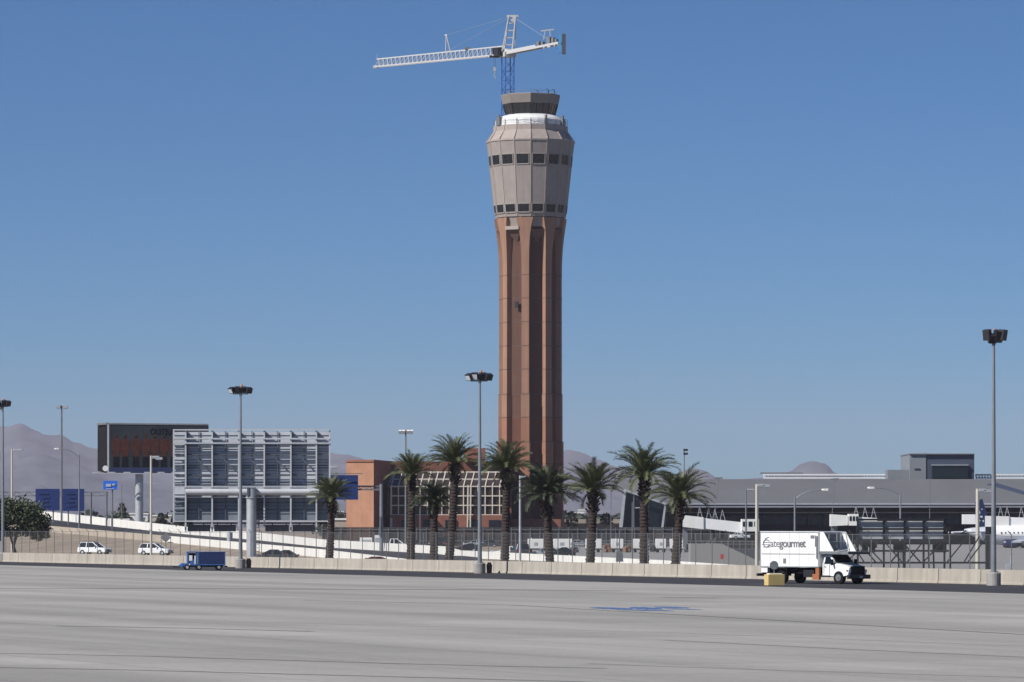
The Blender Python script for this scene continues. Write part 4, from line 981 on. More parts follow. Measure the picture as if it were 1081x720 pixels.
# yellow box with round sign on it
YB = G(817.5, 618.3)
yb = thing('yellow_box', 'low pale yellow box with cream lid on the road by the truck rear', 'box', (YB.x, YB.y, .012))
q = MB(); q.box((YB.x, YB.y, .40), (1.22, .8, .76), rz=R(18)); q.build('body', 'yellow', yb, bevel=.02)
q = MB(); q.box((YB.x, YB.y, .82), (.95, .6, .08), rz=R(18)); q.build('lid', 'cream', yb, bevel=.02)
rs = thing('round_sign', 'dark round sign on a short post above the yellow box', 'sign', (YB.x, YB.y, .86))
q = MB(); q.cyl((YB.x - .02, YB.y, 1.42), (YB.x - .02, YB.y - .04, 1.42), .30, .30, 24); q.build('disc', 'galvd', rs)
q = MB(); q.cyl((YB.x - .02, YB.y + .03, .86), (YB.x - .02, YB.y + .03, 1.5), .03); q.build('post', 'galvd', rs)

# ---- blue tug at left
BT = thing('baggage_tractor', 'blue airport tug with open cab and dark blue box body on the apron', 'tug', (0, 0, 0))
# local x to the right, front at left (negative x)
tb('box_body', 'tugblue', [((.95, 0, 1.08), (2.45, 1.5, 1.28))], BT)
tb('box_rib', 'tuglight', [((-.27, -.76, 1.08), (.06, .04, 1.3)), ((.95, -.765, 1.7), (2.5, .04, .06)), ((.95, -.765, .5), (2.5, .04, .08)), ((2.16, -.765, 1.08), (.06, .04, 1.3))], BT)
tb('cab_frame', 'tuglight', [((-.45, -.6, 1.05), (.12, .1, 1.25)), ((-1.28, -.6, 1.05), (.1, .1, 1.25)), ((-.45, .6, 1.05), (.12, .1, 1.25)), ((-1.28, .6, 1.05), (.1, .1, 1.25)), ((-.86, 0, 1.69), (1.0, 1.4, .1)), ((-.75, -.6, .72), (.7, .08, .55)), ((-.55, 0, 1.1), (.1, 1.1, .8))], BT)
tb('hood', 'tuglight', [((-1.55, 0, .5), (.7, 1.2, .3)), ((-1.9, 0, .42), (.3, 1.3, .22))], BT)
tb('cab_rear_wall', 'dark', [((-.5, 0, 1.05), (.06, 1.1, 1.1)), ((-.9, .55, 1.1), (.7, .04, 1.0))], BT)
tb('white_panel', 'white', [((-1.02, -.66, 1.12), (.30, .03, .5)), ((-.62, -.66, .95), (.12, .03, .8))], BT)
tb('windscreen', 'glass', [((-1.24, 0, 1.3), (.03, 1.1, .55))], BT)
tb('seat', 'black', [((-.75, 0, .8), (.4, .5, .15)), ((-.6, 0, 1.05), (.1, .5, .5))], BT)
tb('steering_wheel', 'black', [((-1.1, 0, 1.05), (.06, .36, .3))], BT)
tb('chassis', 'dark', [((0, 0, .38), (4.1, 1.1, .18))], BT)
tb('tow_bar', 'dark', [((-2.3, 0, .3), (.7, .12, .1)), ((2.3, 0, .35), (.3, .2, .12))], BT)
for x_ in (-1.35, -.25, 1.6):
    for s_ in (-1, 1):
        q = MB(); q.cyl((x_, s_ * .5, .27), (x_, s_ * .72, .27), .27, .27, 18); w_ = q.build('wheel', 'black', BT); q = MB(); q.cyl((x_, s_ * .72, .27), (x_, s_ * .74, .27), .14, .13, 12); q.build('hub', 'galv', w_)
for y_ in (-.45, .45): tb('headlight', 'lampglass', [((-2.01, y_, .55), (.04, .18, .14))], BT)
bp = G(212.5, 602); BT.location = (bp.x, bp.y, .012); BT.rotation_euler = (0, 0, R(8))

# ---------------------------------------------------------------- floodlight masts
def flood_mast(label, px, ybase, ytop, lamps, sc=1.0, group='tall floodlight masts'):
    b = G(px, ybase); D = b.y; zt = Z(ytop, D) - .3
    m = thing('floodlight_mast', label, 'floodlight mast', (b.x, D, 0), group)
    q = MB(); q.lathe([(.50, 0), (.50, .86), (.44, .92)], 20, 0, (b.x, D)); q.build('pedestal', 'conc', m, smooth=False)
    q = MB(); q.cyl((b.x, D, .9), (b.x, D, zt - .4), .19, .09, 12); q.cyl((b.x, D, .9), (b.x, D, 1.0), .3, .3, 8); q.build('pole', 'mastgrey', m, smooth=False)
    q = MB(); w = max(l[0] for l in lamps) - min(l[0] for l in lamps)
    q.beam((b.x + min(l[0] for l in lamps) * .9, D, zt - .7), (b.x + max(l[0] for l in lamps) * .9, D, zt - .7), .10); q.cyl((b.x, D, zt - .9), (b.x, D, zt - .1), .13); q.build('crossarm', 'galvd', m)
    for (dx, dz, w_, h_, tilt, rz, bright) in lamps:
        q = MB(); c = Vector((b.x + dx, D - .1, zt - .35 + dz)); mtx = (R(tilt))
        q.box(c, (w_, .42, h_), rz=R(rz), rx=mtx)
        for k in range(4): q.box(c + Vector((-w_ * .36 + k * w_ * .24, .26, 0)), (.03, .16, h_ * .8), rz=R(rz), rx=mtx)
        fl = q.build('floodlight', 'lampblack', m, bevel=.03)
        if bright:
            q = MB(); g_ = Matrix.Rotation(R(rz), 3, 'Z') @ Matrix.Rotation(mtx, 3, 'X'); n_ = g_ @ Vector((0, -1, 0)); q.box(c + n_ * .22, (w_ * .8, .02, h_ * .75), rz=R(rz), rx=mtx); q.build('lens', 'lampglass', fl)
    q = MB(); q.cyl((b.x + .1, D, zt - .15), (b.x + .1, D, zt + .22), .10, .10, 10); q.build('beacon', 'beacon', m)
    return m
flood_mast('floodlight mast cut off by the left edge above the leafy tree', 3, 593, 420, [(-.55, 0, .6, .6, 25, -25, 0), (.15, .05, .6, .62, 20, 10, 0), (.62, 0, .55, .6, 25, 35, 0), (-.1, -.5, .4, .3, 60, 0, 1)])
flood_mast('floodlight mast standing beside the framework billboard', 254, 600, 405, [(-.85, 0, .62, .55, 30, -45, 1), (-.3, .05, .5, .6, 20, 0, 0), (.3, .05, .6, .55, 25, 10, 0), (.8, 0, .6, .55, 25, 35, 0)])
flood_mast('central floodlight mast left of the control tower', 506.5, 605.5, 390, [(-.9, 0, .62, .55, 30, -45, 1), (-.42, .05, .55, .6, 20, -10, 1), (.25, .05, .62, .6, 25, 10, 0), (.75, 0, .65, .55, 25, 35, 0)])
flood_mast('tallest floodlight mast at the right edge of the apron', 1049, 618.3, 346, [(-.45, .15, .5, .75, 10, -35, 0), (-.1, -.1, .5, .6, 30, 10, 0), (.3, .1, .62, .75, 20, 25, 0), (.62, .15, .5, .75, 10, 50, 0)])
def bin_box(label, px, yb_):
    b = G(px, yb_); q = MB(); q.loft([[Vector((b.x + sx * r, b.y + sy * r, z)) for sx, sy in ((-1, -1), (1, -1), (1, 1), (-1, 1))] for r, z in ((.22, 0), (.26, .75), (.17, .82), (.17, .95))])
    tag(q.build('control_box', 'black', None, bevel=.02), label, 'box')
bin_box('small black box beside the central floodlight mast', 516.5, 605.2)
bin_box('small black box beside the left-centre floodlight mast', 262.5, 599.7)

# ---------------------------------------------------------------- other lamps and posts
def post_lamp(label, px, ytop, D, arms, r=.09, m_='mastgrey', lamp='galv', head=(1.2, .5, .22), group='slim street lamps', zb_=0.0, lampy=None):
    x = X(px, D); zt = Z(ytop, D); o = thing('street_lamp', label, 'lamp post', (x, D, 0), group)
    q = MB(); q.cyl((x, D, zb_), (x, D, zt), r * 1.3, r, 8); q.build('post', m_, o)
    for (p1, y1) in arms:
        q = MB(); e = W(p1, y1, D); q.beam((x, D, Z(y1, D)), e, .07); q.build('arm', m_, o)
        q = MB(); q.box(e, (head[0], head[1], head[2])); l_ = q.build('lamp_head', lamp, o, bevel=.03)
        q = MB(); q.box(e - Vector((0, 0, head[2] / 2 + .02)), (head[0] * .7, head[1] * .7, .04)); q.build('lens', 'lampglass', l_)
    return o
def curve_lamp(label, px, yarm, D, p_end, y_end, ybend, r=.10, m_='mastgrey'):
    x = X(px, D); o = thing('street_lamp', label, 'lamp post', (x, D, 0), 'lamp posts with curved arms')
    q = MB(); q.cyl((x, D, 0), (x, D, Z(yarm, D)), r * 1.4, r, 8); q.build('post', m_, o)
    a = W(px, ybend, D); b = W(p_end, y_end, D); pts = []
    for i in range(9):
        t_ = i / 8; pts.append(a + Vector(((b.x - a.x) * t_, 0, (b.z - a.z) * math.sin(t_ * math.pi / 2) ** .9 if False else (b.z - a.z) * (1 - (1 - t_) ** 2.2))))
    q = MB(); q.tube(pts, .07, 6); q.build('arm', m_, o)
    s_ = 1 if p_end > px else -1
    q = MB(); q.loft([[Vector((b.x + s_ * dx, D + sy * w_, b.z + sz * h_ + .02)) for sy, sz in ((-1, -1), (1, -1), (1, 1), (-1, 1))] for dx, w_, h_ in ((0, .06, .06), (.25, .2, .12), (.85, .22, .13), (1.1, .08, .06))]); q.build('lamp_head', 'whitewarm', o)
post_lamp('beige street lamp near the left edge over the leafy tree', 12.5, 474, 640, [(19, 475)], m_='beige', head=(1.3, .5, .28), r=.12)
post_lamp('tall dark double-headed lamp post in front of the blue highway signs', 65, 428, 860, [(61.5, 429.5), (69, 430)], m_='galvd', head=(.9, .6, .55), r=.16)
post_lamp('beige street lamp in front of the picture billboard', 159.5, 481, 600, [(164.5, 482.5), (168, 484)], m_='beige', head=(.9, .5, .3), r=.13)
post_lamp('pale street lamp behind the first palm at the billboard edge', 347, 488, 520, [(353, 493)], m_='beige', head=(.8, .4, .25), r=.12)
post_lamp('white-topped post lamp right of the brick greenhouse', 549, 502, 520, [(552.5, 503.5)], m_='galv', head=(.6, .4, .22), r=.11)
post_lamp('thick pale post lamp at the rear of the catering truck', 799, 511, 400, [(803.5, 512.3), (809, 513)], m_='beige', head=(.62, .4, .24), r=.13)
post_lamp('dark slim post lamp left of the catering truck', 787.5, 516, 520, [(792.5, 516.8)], m_='galvd', head=(.9, .4, .14), r=.08)
post_lamp('thick pale post lamp left of the tallest mast', 1032, 516, 400, [(1037, 517.5), (1042.5, 518.5)], m_='beige', head=(.62, .4, .26), r=.15)
post_lamp('short dark post lamp behind the tall right palm', 676.5, 535, 640, [(673, 536)], m_='galvd', head=(.7, .4, .12), r=.07)
curve_lamp('curved-arm lamp post beside the blue highway signs', 83.5, 480, 780, 64, 473.8, 483)
curve_lamp('curved-arm lamp post over the catering truck', 839, 524, 560, 867, 517, 527)
curve_lamp('curved-arm lamp post left of the rooftop plant room', 950.5, 520, 560, 925, 515, 523)
# stadium mast behind the palms
D_ = 900; o = thing('stadium_light_mast', 'tall mast with a row of four lamps behind the palms', 'light mast', (X(428.3, D_), D_, 0))
q = MB(); q.cyl((X(428.3, D_), D_, 0), (X(428.3, D_), D_, Z(454, D_)), .22, .14, 8); q.build('post', 'galvd', o)
q = MB(); q.beam(W(422, 455.5, D_), W(435, 455.5, D_), .2); q.build('crossarm', 'galvd', o)
for p in (422.5, 426, 431, 434.5): q = MB(); q.box(W(p, 456, D_ - .3), (.55, .5, .7), rx=R(30)); q.build('lamp', 'whitewarm', o)
D_ = 960; o = thing('stacked_light_mast', 'thin mast with two stacked lamps right of the tall right palm', 'light mast', (X(723, D_), D_, 0))
q = MB(); q.cyl((X(722.3, D_), D_, 0), (X(722.3, D_), D_, Z(474, D_)), .14, .1, 8); q.build('post', 'galvd', o)
for y_ in (475, 479): q = MB(); q.box(W(723.8, y_, D_ - .3), (.95, .5, .45)); q.build('lamp', 'lampblack', o)
def lean_pole(label, p0, y0, p1, y1, D, lamp=False):
    q = MB(); a = W(p0, y0, D); b = W(p1, y1, D); o = thing('pole', label, 'pole', (b.x, D, 0)); q.cyl((b.x, D, 0), b, .10, .08, 6); q.cyl(b, a, .08, .06, 6); q.build('shaft', 'galvd', o)
    if lamp: q = MB(); q.beam(a + Vector((-.8, 0, 0)), a + Vector((.8, 0, .1)), .3); q.build('head', 'galvd', o)
lean_pole('leaning grey pole in front of the terminal roof above the long jet bridge', 758.5, 505, 755, 540, 900, True)
lean_pole('leaning grey pole in front of the terminal right of the curved-arm lamp', 881, 506, 877.5, 558, 900, True)
lean_pole('straight dark pole below the rooftop plant room', 981.5, 506, 981.5, 560, 900)
lean_pole('thin pole standing up behind the palm right of the tower', 645, 505, 645, 560, 900)
lean_pole('thin grey post between the two left tall palms', 443.5, 527, 443.5, 575, 640)
lean_pole('thin pale post left of the tall right palm trunk', 667.5, 530, 667.5, 580, 560)
lean_pole('thin post with nothing on it under the small blue sign', 128.5, 512, 128.5, 550, 900)
# antenna-like Y post at right
o = thing('pole', 'short Y-topped post with a small grey box near the right edge', 'pole', (X(1067, 400), 400, 0))
q = MB(); q.cyl((X(1067, 400), 400, 0), W(1067, 586, 400), .04); q.beam(W(1067, 586, 400), W(1064.5, 582.5, 400), .05); q.beam(W(1067, 586, 400), W(1069.5, 582.5, 400), .05); q.build('shaft', 'galv', o)
q = MB(); q.box(W(1065, 598, 400), (.55, .4, .5)); q.build('box', 'galv', o)

# ---------------------------------------------------------------- picture billboard (left)
D_ = 960.0
BB = thing('billboard', 'large picture billboard with a row of figures on a thick column', 'billboard', (X(146, D_), D_, 0))
q = MB(); q.prism([W(115, 498, D_), W(115, 448, D_), W(220, 449, D_), W(220, 499, D_)], (0, .7, 0)); q.build('board', 'adback', BB)
q = MB(); q.prism([W(115, 499.5, D_ - .1), W(115, 493.5, D_ - .1), W(220, 493.5, D_ - .1), W(220, 499.5, D_ - .1)], (0, .6, 0)); q.build('lower_border', 'navy', BB)
q = MB(); q.prism([W(113.2, 500, D_ - .1), W(113.2, 447.6, D_ - .1), W(115.2, 447.6, D_ - .1), W(115.2, 500, D_ - .1)], (0, .9, 0)); q.build('edge_trim', 'galv', BB)
q = MB(); q.prism([W(103, 497, D_ + 5), W(103, 448.5, D_ + 5), W(113, 447.8, D_ + .3), W(113, 500, D_ + .3)], (0, .7, 0)); q.build('second_face', 'black', BB)
q = MB(); q.beam(W(103, 447.9, D_ + 4), W(113.5, 447.2, D_), .4); q.beam(W(113.5, 447.2, D_), W(220, 448.2, D_), .3); q.build('top_rail', 'galvd', BB)
q = MB(); q.cyl(W(111.3, 494.5, D_ - 1.2), W(111.3, 494.5, D_ - 1.0), .6, .6, 20); q.build('round_badge', 'white', BB)
q = MB(); q.cyl((X(146.2, D_), D_ + 2, 0), (X(146.2, D_), D_ + 2, Z(500, D_)), .85, .85, 20); q.build('column', 'galv', BB)
q = MB(); q.beam(W(97, 499.5, D_ - 1.5), W(200, 500.5, D_ - 1.2), .14, .2)
for p in (101, 118, 134, 156, 170, 185): q.beam(W(p, 500, D_ - 1.5), W(p, 500, D_ + 1), .12); q.box(W(p, 498.8, D_ - 2.2), (1.5, .4, .25))
q.build('catwalk', 'galv', BB)
sk = MB(); hr = MB(); pa = MB(); rr = random.Random(5)
for i, p in enumerate((122.5, 132, 143.5, 154, 163.5, 173, 183, 193, 203)):
    k = (p - 115) / 105; Dp = D_ - .06; dy = k; hy = 457.5 + rr.uniform(-1, 1) + dy
    def pp(a, b): return W(p + a, b, Dp)
    wd_ = rr.uniform(.95, 1.1)
    sk.prism([pp(-4.2 * wd_, 478 + dy), pp(-4.6 * wd_, 468), pp(-3.6 * wd_, 464), pp(-1, 462.6), pp(-1, 461), pp(1, 461), pp(1, 462.6), pp(3.6 * wd_, 464), pp(4.6 * wd_, 468), pp(4.1 * wd_, 478), pp(3.0, 477), pp(3.0, 482), pp(-3.0, 482), pp(-3.0, 477)], (0, .04, 0))
    sk.prism([W(p + 1.5 * math.cos(2 * math.pi * j / 10), hy + 2.0 + 2.1 * math.sin(2 * math.pi * j / 10), Dp) for j in range(10)], (0, .04, 0))
    hr.prism([W(p + 1.7 * math.cos(R(a_)), hy + 1.4 - 1.9 * math.sin(R(a_)), Dp - .02) for a_ in range(0, 181, 30)], (0, .04, 0))
    pa.prism([pp(-3.1, 482), pp(3.1, 482), pp(3.6, 496.8 + dy * .5), pp(.6, 496.8 + dy * .5), pp(0, 487), pp(-.6, 496.8 + dy * .5), pp(-3.6, 496.8 + dy * .5)], (0, .04, 0))
sk.build('printed_figures', 'adskin', BB); hr.build('printed_hair', 'adhair', BB); pa.build('printed_trousers', 'adpants', BB)
ang = 0
p_ = W(158.5, 459, D_ - .08)
text('OUTRAGE', 1.9, 'adpants', BB, Matrix.Translation(p_) @ Matrix.Rotation(ang, 4, 'Z') @ Matrix.Rotation(math.pi / 2, 4, 'X') @ Matrix.Diagonal((.72, 1, 1, 1)), 'lettering', off=.05, space=1.12)

# ---------------------------------------------------------------- framework billboard (seen from behind)
D_ = 474.0
FB = thing('framework_billboard', 'wide grey billboard back with exposed steel framework on a round column', 'billboard', (X(265.5, D_), D_, 0))
rows = [(456, 463), (464, 467.5), (468.5, 479), (480, 491), (492, 500.5), (501.5, 511), (512.5, 525), (526, 549)]
for i, (y0_, y1_) in enumerate(rows):
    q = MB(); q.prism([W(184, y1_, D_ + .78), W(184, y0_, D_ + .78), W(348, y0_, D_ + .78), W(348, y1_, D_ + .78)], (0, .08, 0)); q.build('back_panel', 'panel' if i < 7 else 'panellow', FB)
ups = (183.4, 196, 224, 252, 279, 307, 334, 348)
q = MB()
for p in ups: q.beam(W(p, 453.5, D_), W(p, 551.5, D_), .16)
for p in (196, 224, 252, 279, 307, 334): q.beam(W(p, 551, D_ + .6), W(p, 562 if p in (196, 224, 307, 334) else 556, D_ + .6), .16, .5)
q.build('upright', 'steel', FB)
q = MB()
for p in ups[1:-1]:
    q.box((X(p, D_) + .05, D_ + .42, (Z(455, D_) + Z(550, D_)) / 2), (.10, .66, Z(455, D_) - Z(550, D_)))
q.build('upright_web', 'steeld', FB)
q = MB()
for y_ in (453.8, 463.0, 467.8, 514.0, 550.2): q.beam(W(183, y_, D_ - .12), W(348.5, y_, D_ - .12), .13)
q.build('main_rail', 'steel', FB)
q = MB()
for y_ in (470.5, 479.6, 491.4, 494, 501.2, 511.5, 526, 530.5, 538): q.beam(W(184, y_, D_ + .70), W(348, y_, D_ + .82), .10, .14)
for y_ in (479.6, 501.2, 526): q.beam(W(184, y_, D_ + .3), W(348, y_, D_ + .3), .09)
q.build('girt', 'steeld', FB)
q = MB()
for p in ups[1:-2]: q.beam(W(p + 12, 484, D_ + .2), W(p + 24, 497, D_ + .2), .12)

q.build_each('diagonal_brace', 'steeld', FB)
q = MB()
for y_ in (459.5, 474, 476.5, 485.5, 488.5, 497, 506, 509, 522, 534, 542): q.beam(W(184, y_, D_ + .74), W(348, y_, D_ + .74), .05)
for p in ups[:-1]: q.beam(W(p + 14, 455, D_ + .66), W(p + 14, 550, D_ + .66), .08)
q.build('panel_stiffener', 'steeld', FB)
q = MB(); q.cyl(W(196, 519.3, D_ - .1), W(337, 519.3, D_ - .1), .34, .34, 20); q.build('torsion_tube', 'steel', FB, smooth=False)
q = MB(); q.cyl((X(265.5, D_), D_ - .1, 0), (X(265.5, D_), D_ - .1, Z(516, D_)), .52, .52, 24); q.cyl((X(265.5, D_), D_ - .1, Z(526, D_)), (X(265.5, D_), D_ - .1, Z(524.5, D_)), .62, .62, 24); q.build('column', 'galv', FB)
q = MB(); q.box((X(262, D_), D_ - .3, Z(519.3, D_)), (.18, .9, .95)); q.box((X(269, D_), D_ - .3, Z(519.3, D_)), (.18, .9, .95)); q.build_each('collar', 'steeld', FB)
q = MB(); x_ = X(271.3, D_)
for i in range(18): q.beam((x_, D_ - .5, .8 + i * .35), (x_ + .22, D_ - .5, .8 + i * .35), .05)
q.beam((x_ + .25, D_ - .5, .6), (x_ + .25, D_ - .5, 7.2), .05); q.build('ladder', 'dark', FB)
q = MB(); q.beam(W(183, 552.2, D_ + 1.6), W(349, 552.2, D_ + 1.6), .7, .16)
for i in range(12): p = 186 + i * 14.5; q.beam(W(p, 552, D_ + 1.0), W(p, 555.5, D_ + 2.6), .1); 
q.build('catwalk', 'dark', FB)
q = MB()
for a, b in ((198, 222), (226, 249), (280, 305), (309, 332)): q.prism([W(a, 561, D_ + 1.9), W(a, 554, D_ + 1.9), W(b, 554, D_ + 1.9), W(b, 561, D_ + 1.9)], (0, .06, 0))
q.build('lower_panel', 'steeld', FB)
# stub column and ladders behind
o = thing('stub_column', 'short round grey column standing left of the billboard column', 'column', (X(242.5, 640), 640, 0))
q = MB(); q.cyl((X(242.5, 640), 640, 0), W(242.5, 562, 640), .42, .42, 16); q.build('shaft', 'galv', o)
q = MB(); q.cyl((X(242.5, 640), 640, 0), (X(242.5, 640), 640, .55), .9, .8, 16); q.build('footing', 'conc', o)

# ---------------------------------------------------------------- highway signs
def blue_sign(label, px0, px1, y0, y1, D, posts, m_='sign', arrows=False):
    o = thing('highway_sign', label, 'road sign', (X((px0 + px1) / 2, D), D, 0))
    q = MB(); q.prism([W(px0, y1, D), W(px0, y0, D), W(px1, y0, D), W(px1, y1, D)], (0, .12, 0)); q.build('panel', m_, o)
    q = MB()
    for p in posts: q.cyl((X(p, D), D + .3, 0), (X(p, D), D + .3, Z(y0, D)), .13, .13, 8)
    q.build('post', 'galvd', o)
    return o
s1 = blue_sign('left one of the pair of big blue highway signs behind the tree', 37.5, 63, 516, 539, 830, (44, 56))
s2 = blue_sign('right one of the pair of big blue highway signs', 66, 89, 516, 539.5, 828, (72, 84))
for s_, a, b, D in ((s1, 39, 62, 829.9), (s2, 68, 88, 827.9)):
    q = MB()
    for i in range(4): q.box(W(a + (b - a) * (.3 + .1 * (i % 2)), 521 + i * 4.3, D), ((b - a) / F * D * (.42 - .06 * (i % 2)), .03, .28))
    q.build('faded_legend', 'tugblue', s_)
s3 = blue_sign('small bright blue road sign under the picture billboard', 109, 124, 507.5, 517, 800, (118.5,), 'sign2')
q = MB(); q.box(W(114.5, 512.3, 799.9), (.9, .03, .5)); q.box(W(119.8, 511.6, 799.9), (.5, .03, .3)); q.box(W(116, 516, 799.9), (1.4, .03, .12)); q.build('white_legend', 'planegrey', s3)
o = thing('sign_gantry', 'grey truss gantry reaching across behind the blue highway signs', 'gantry', (X(110, 840), 840, 0))
q = MB()
for y_ in (519.5, 523.5): q.beam(W(-20, y_, 840), W(114, y_, 840), .16)
for i in range(22): p = -18 + i * 6; q.beam(W(p, 519.5 + (i % 2) * 4, 840), W(p + 6, 523.5 - (i % 2) * 4, 840), .1)
q.build('truss', 'galvd', o)
q = MB()
for p in (96, 112.5): q.cyl((X(p, 840), 840, 0), W(p, 519, 840), .18)
q.build('post', 'galvd', o)
o = thing('cantilever_sign', 'blue overhead sign on a single grey post left of the brick building', 'road sign', (X(402, 640), 640, 0))
q = MB(); q.prism([W(348, 527.5, 640), W(348, 501.5, 640), W(378, 501.5, 640), W(378, 527.5, 640)], (0, .12, 0)); q.build('panel', 'sign', o)
q = MB(); q.cyl((X(402.5, 640), 640.4, 0), W(402.5, 511, 640.4), .3, .22, 12); q.build('post', 'mastgrey', o)
q = MB(); q.beam(W(346, 513, 640.4), W(403, 513.5, 640.4), .22); q.beam(W(346, 516.5, 640.4), W(403, 517, 640.4), .22)
for i in range(9): p = 348 + i * 6; q.beam(W(p, 513, 640.4), W(p + 3, 516.8, 640.4), .1); q.beam(W(p + 3, 516.8, 640.4), W(p + 6, 513, 640.4), .1)
q.build('arm', 'galvd', o)
q = MB(); q.beam(W(346, 500, 639.2), W(383, 500, 639.2), .12); q.build('light_bar', 'galvd', o)
q = MB(); q.beam(W(401.5, 545, 639.9), W(401, 566, 639.9), .25); q.build('sleeve', 'galvd', o)
# diamond sign (seen from behind) and dark back of a sign
o = thing('diamond_sign', 'dark diamond-shaped sign back above the white wagon', 'road sign', (X(175, 500), 500, 0))
q = MB(); q.prism([W(169.5, 567.5, 500), W(175, 562, 500), W(180.5, 567.5, 500), W(175, 573, 500)], (0, .04, 0)); q.build('plate', 'galvd', o)
q = MB(); q.cyl((X(175, 500), 500.08, 0), (X(175, 500), 500.08, Z(562, 500)), .04); q.build('post', 'galvd', o)
D_ = wall_D(654) + 6
o = thing('road_sign', 'dark back of a square sign low behind the barrier between two palms', 'road sign', (X(654, D_), D_, 0))
q = MB(); q.prism([W(650, 593, D_), W(650.5, 583, D_), W(654, 580.5, D_), W(657.5, 583, D_), W(658, 593, D_)], (0, .04, 0)); q.build('plate', 'galvd', o)
q = MB(); q.cyl((X(654, D_), D_ + .08, 0), (X(654, D_), D_ + .08, Z(560, D_)), .045); q.build('post', 'galvd', o)

# ---------------------------------------------------------------- overpass and far buildings
o = thing('overpass', 'pale beige concrete overpass between the tower foot and the glass pavilion', 'bridge', (X(625, 1150), 1150, 0))
q = MB(); q.box((X(632, 1150), 1150, (Z(548, 1150) + Z(552.5, 1150)) / 2), (X(690, 1150) - X(575, 1150), 9, Z(548, 1150) - Z(552.5, 1150))); q.build('deck', 'brown', o)
for p in (600, 622, 644): q = MB(); q.box((X(p, 1150), 1151, Z(552.5, 1150) / 2), (1.2, 2.2, Z(552.5, 1150))); q.build('pier', 'brown', o)
q = MB(); q.box((X(632, 1150), 1156, Z(552.5, 1150) / 2), (X(690, 1150) - X(575, 1150), .6, Z(552.6, 1150))); q.build('back_wall', 'darkwall', o)
def far_building(label, px0, px1, y0, D, m_='fbuild', win=True):
    o = thing('far_building', label, 'building', (X((px0 + px1) / 2, D), D, 0)); h = Z(y0, D); w = X(px1, D) - X(px0, D); x = (X(px0, D) + X(px1, D)) / 2
    q = MB(); q.box((x, D + 6, h / 2), (w, 12, h)); q.build('wall', m_, o)
    q = MB(); q.box((x, D + 6, h + .25), (w + .6, 12.6, .5)); q.build('roof', 'whitewarm', o)
    if win:
        n_ = max(2, int(w / 5)); q = MB()
        for i in range(n_): q.box((x - w / 2 + (i + .5) * w / n_, D - .03, h * .5), (w / n_ * .45, .08, h * .3))
        q.build('windows', 'tglass', o)
far_building('white distant building right of the tower above the overpass', 601, 612, 542, 1900, 'fbuildw')
far_building('low white distant building beside the taller white one', 611, 617, 539, 2100, 'fbuildw')
far_building('low beige distant building left of the billboard column', 96, 136, 549, 1500)
far_building('pale distant building right behind the billboard column', 137, 156, 543, 1600, 'fbuildw')
far_building('beige distant building between column and framework billboard', 158, 186, 545, 1700)
far_building('tiny distant building seen right of the billboard frame', 350, 362, 541, 1700)
far_building('brown low building between framework billboard and brick building', 352, 368, 549, 1250, 'brown')
# distant tree belt: one mass
random.seed(21)
q = MB()
def blob(mb, c, rx, rz_, n=26, s=.8):
    for _ in range(n):
        th = random.uniform(0, 2 * math.pi); u = random.uniform(-.3, 1); r_ = math.sqrt(max(0, 1 - u * u)) * random.uniform(.5, 1)
        p = Vector(c) + Vector((rx * r_ * math.cos(th), rx * r_ * math.sin(th), rz_ * u)); a = Vector([random.gauss(0, 1) for _ in range(3)]).normalized(); b = a.orthogonal().normalized(); a2 = a.cross(b)
        mb.add([p + b * s, p + a2 * s, p - b * s * .8, p - a2 * s], [(0, 1, 2, 3)])
for i in range(330):
    px = random.choice([random.uniform(-60, 200), random.uniform(340, 375), random.uniform(585, 660), random.uniform(-60, 200)]); D = random.uniform(1500, 2400); h = random.uniform(3.5, 9)
    blob(q, (X(px, D), D, h * .4), random.uniform(3, 7), h * .65, 30, 1.3)
tag(q.build('far_trees', 'farleaf', None, rc=False), 'dark belt of distant trees along the horizon', 'trees', kind='stuff')
def bush(label, px, yb_, w_, h_, D, m_='farleaf'):
    q = MB(); random.seed(int(px)); blob(q, (X(px, D), D, Z(yb_, D)), w_ / F * D / 2, h_ / F * D, 160, .35)
    b = q; o = thing('bush', label, 'bush', (X(px, D), D, 0)); b.build('leaves', m_, o, rc=False)
    q = MB(); q.cyl((X(px, D), D, 0), (X(px, D), D, Z(yb_, D) + .5), .12, .06); q.build('stem', 'bark', o)
bush('dark rounded tree rising between the small blue sign and billboard column', 129, 548, 12, 17, 1100)
bush('small dark bush on the slope by the billboard column', 170, 550, 9, 8, 1000)
bush('dark bush at the left of the overpass', 603, 552, 14, 11, 1140)
bush('dark shrub below the palm right of the tower', 640, 551, 14, 9, 1120)

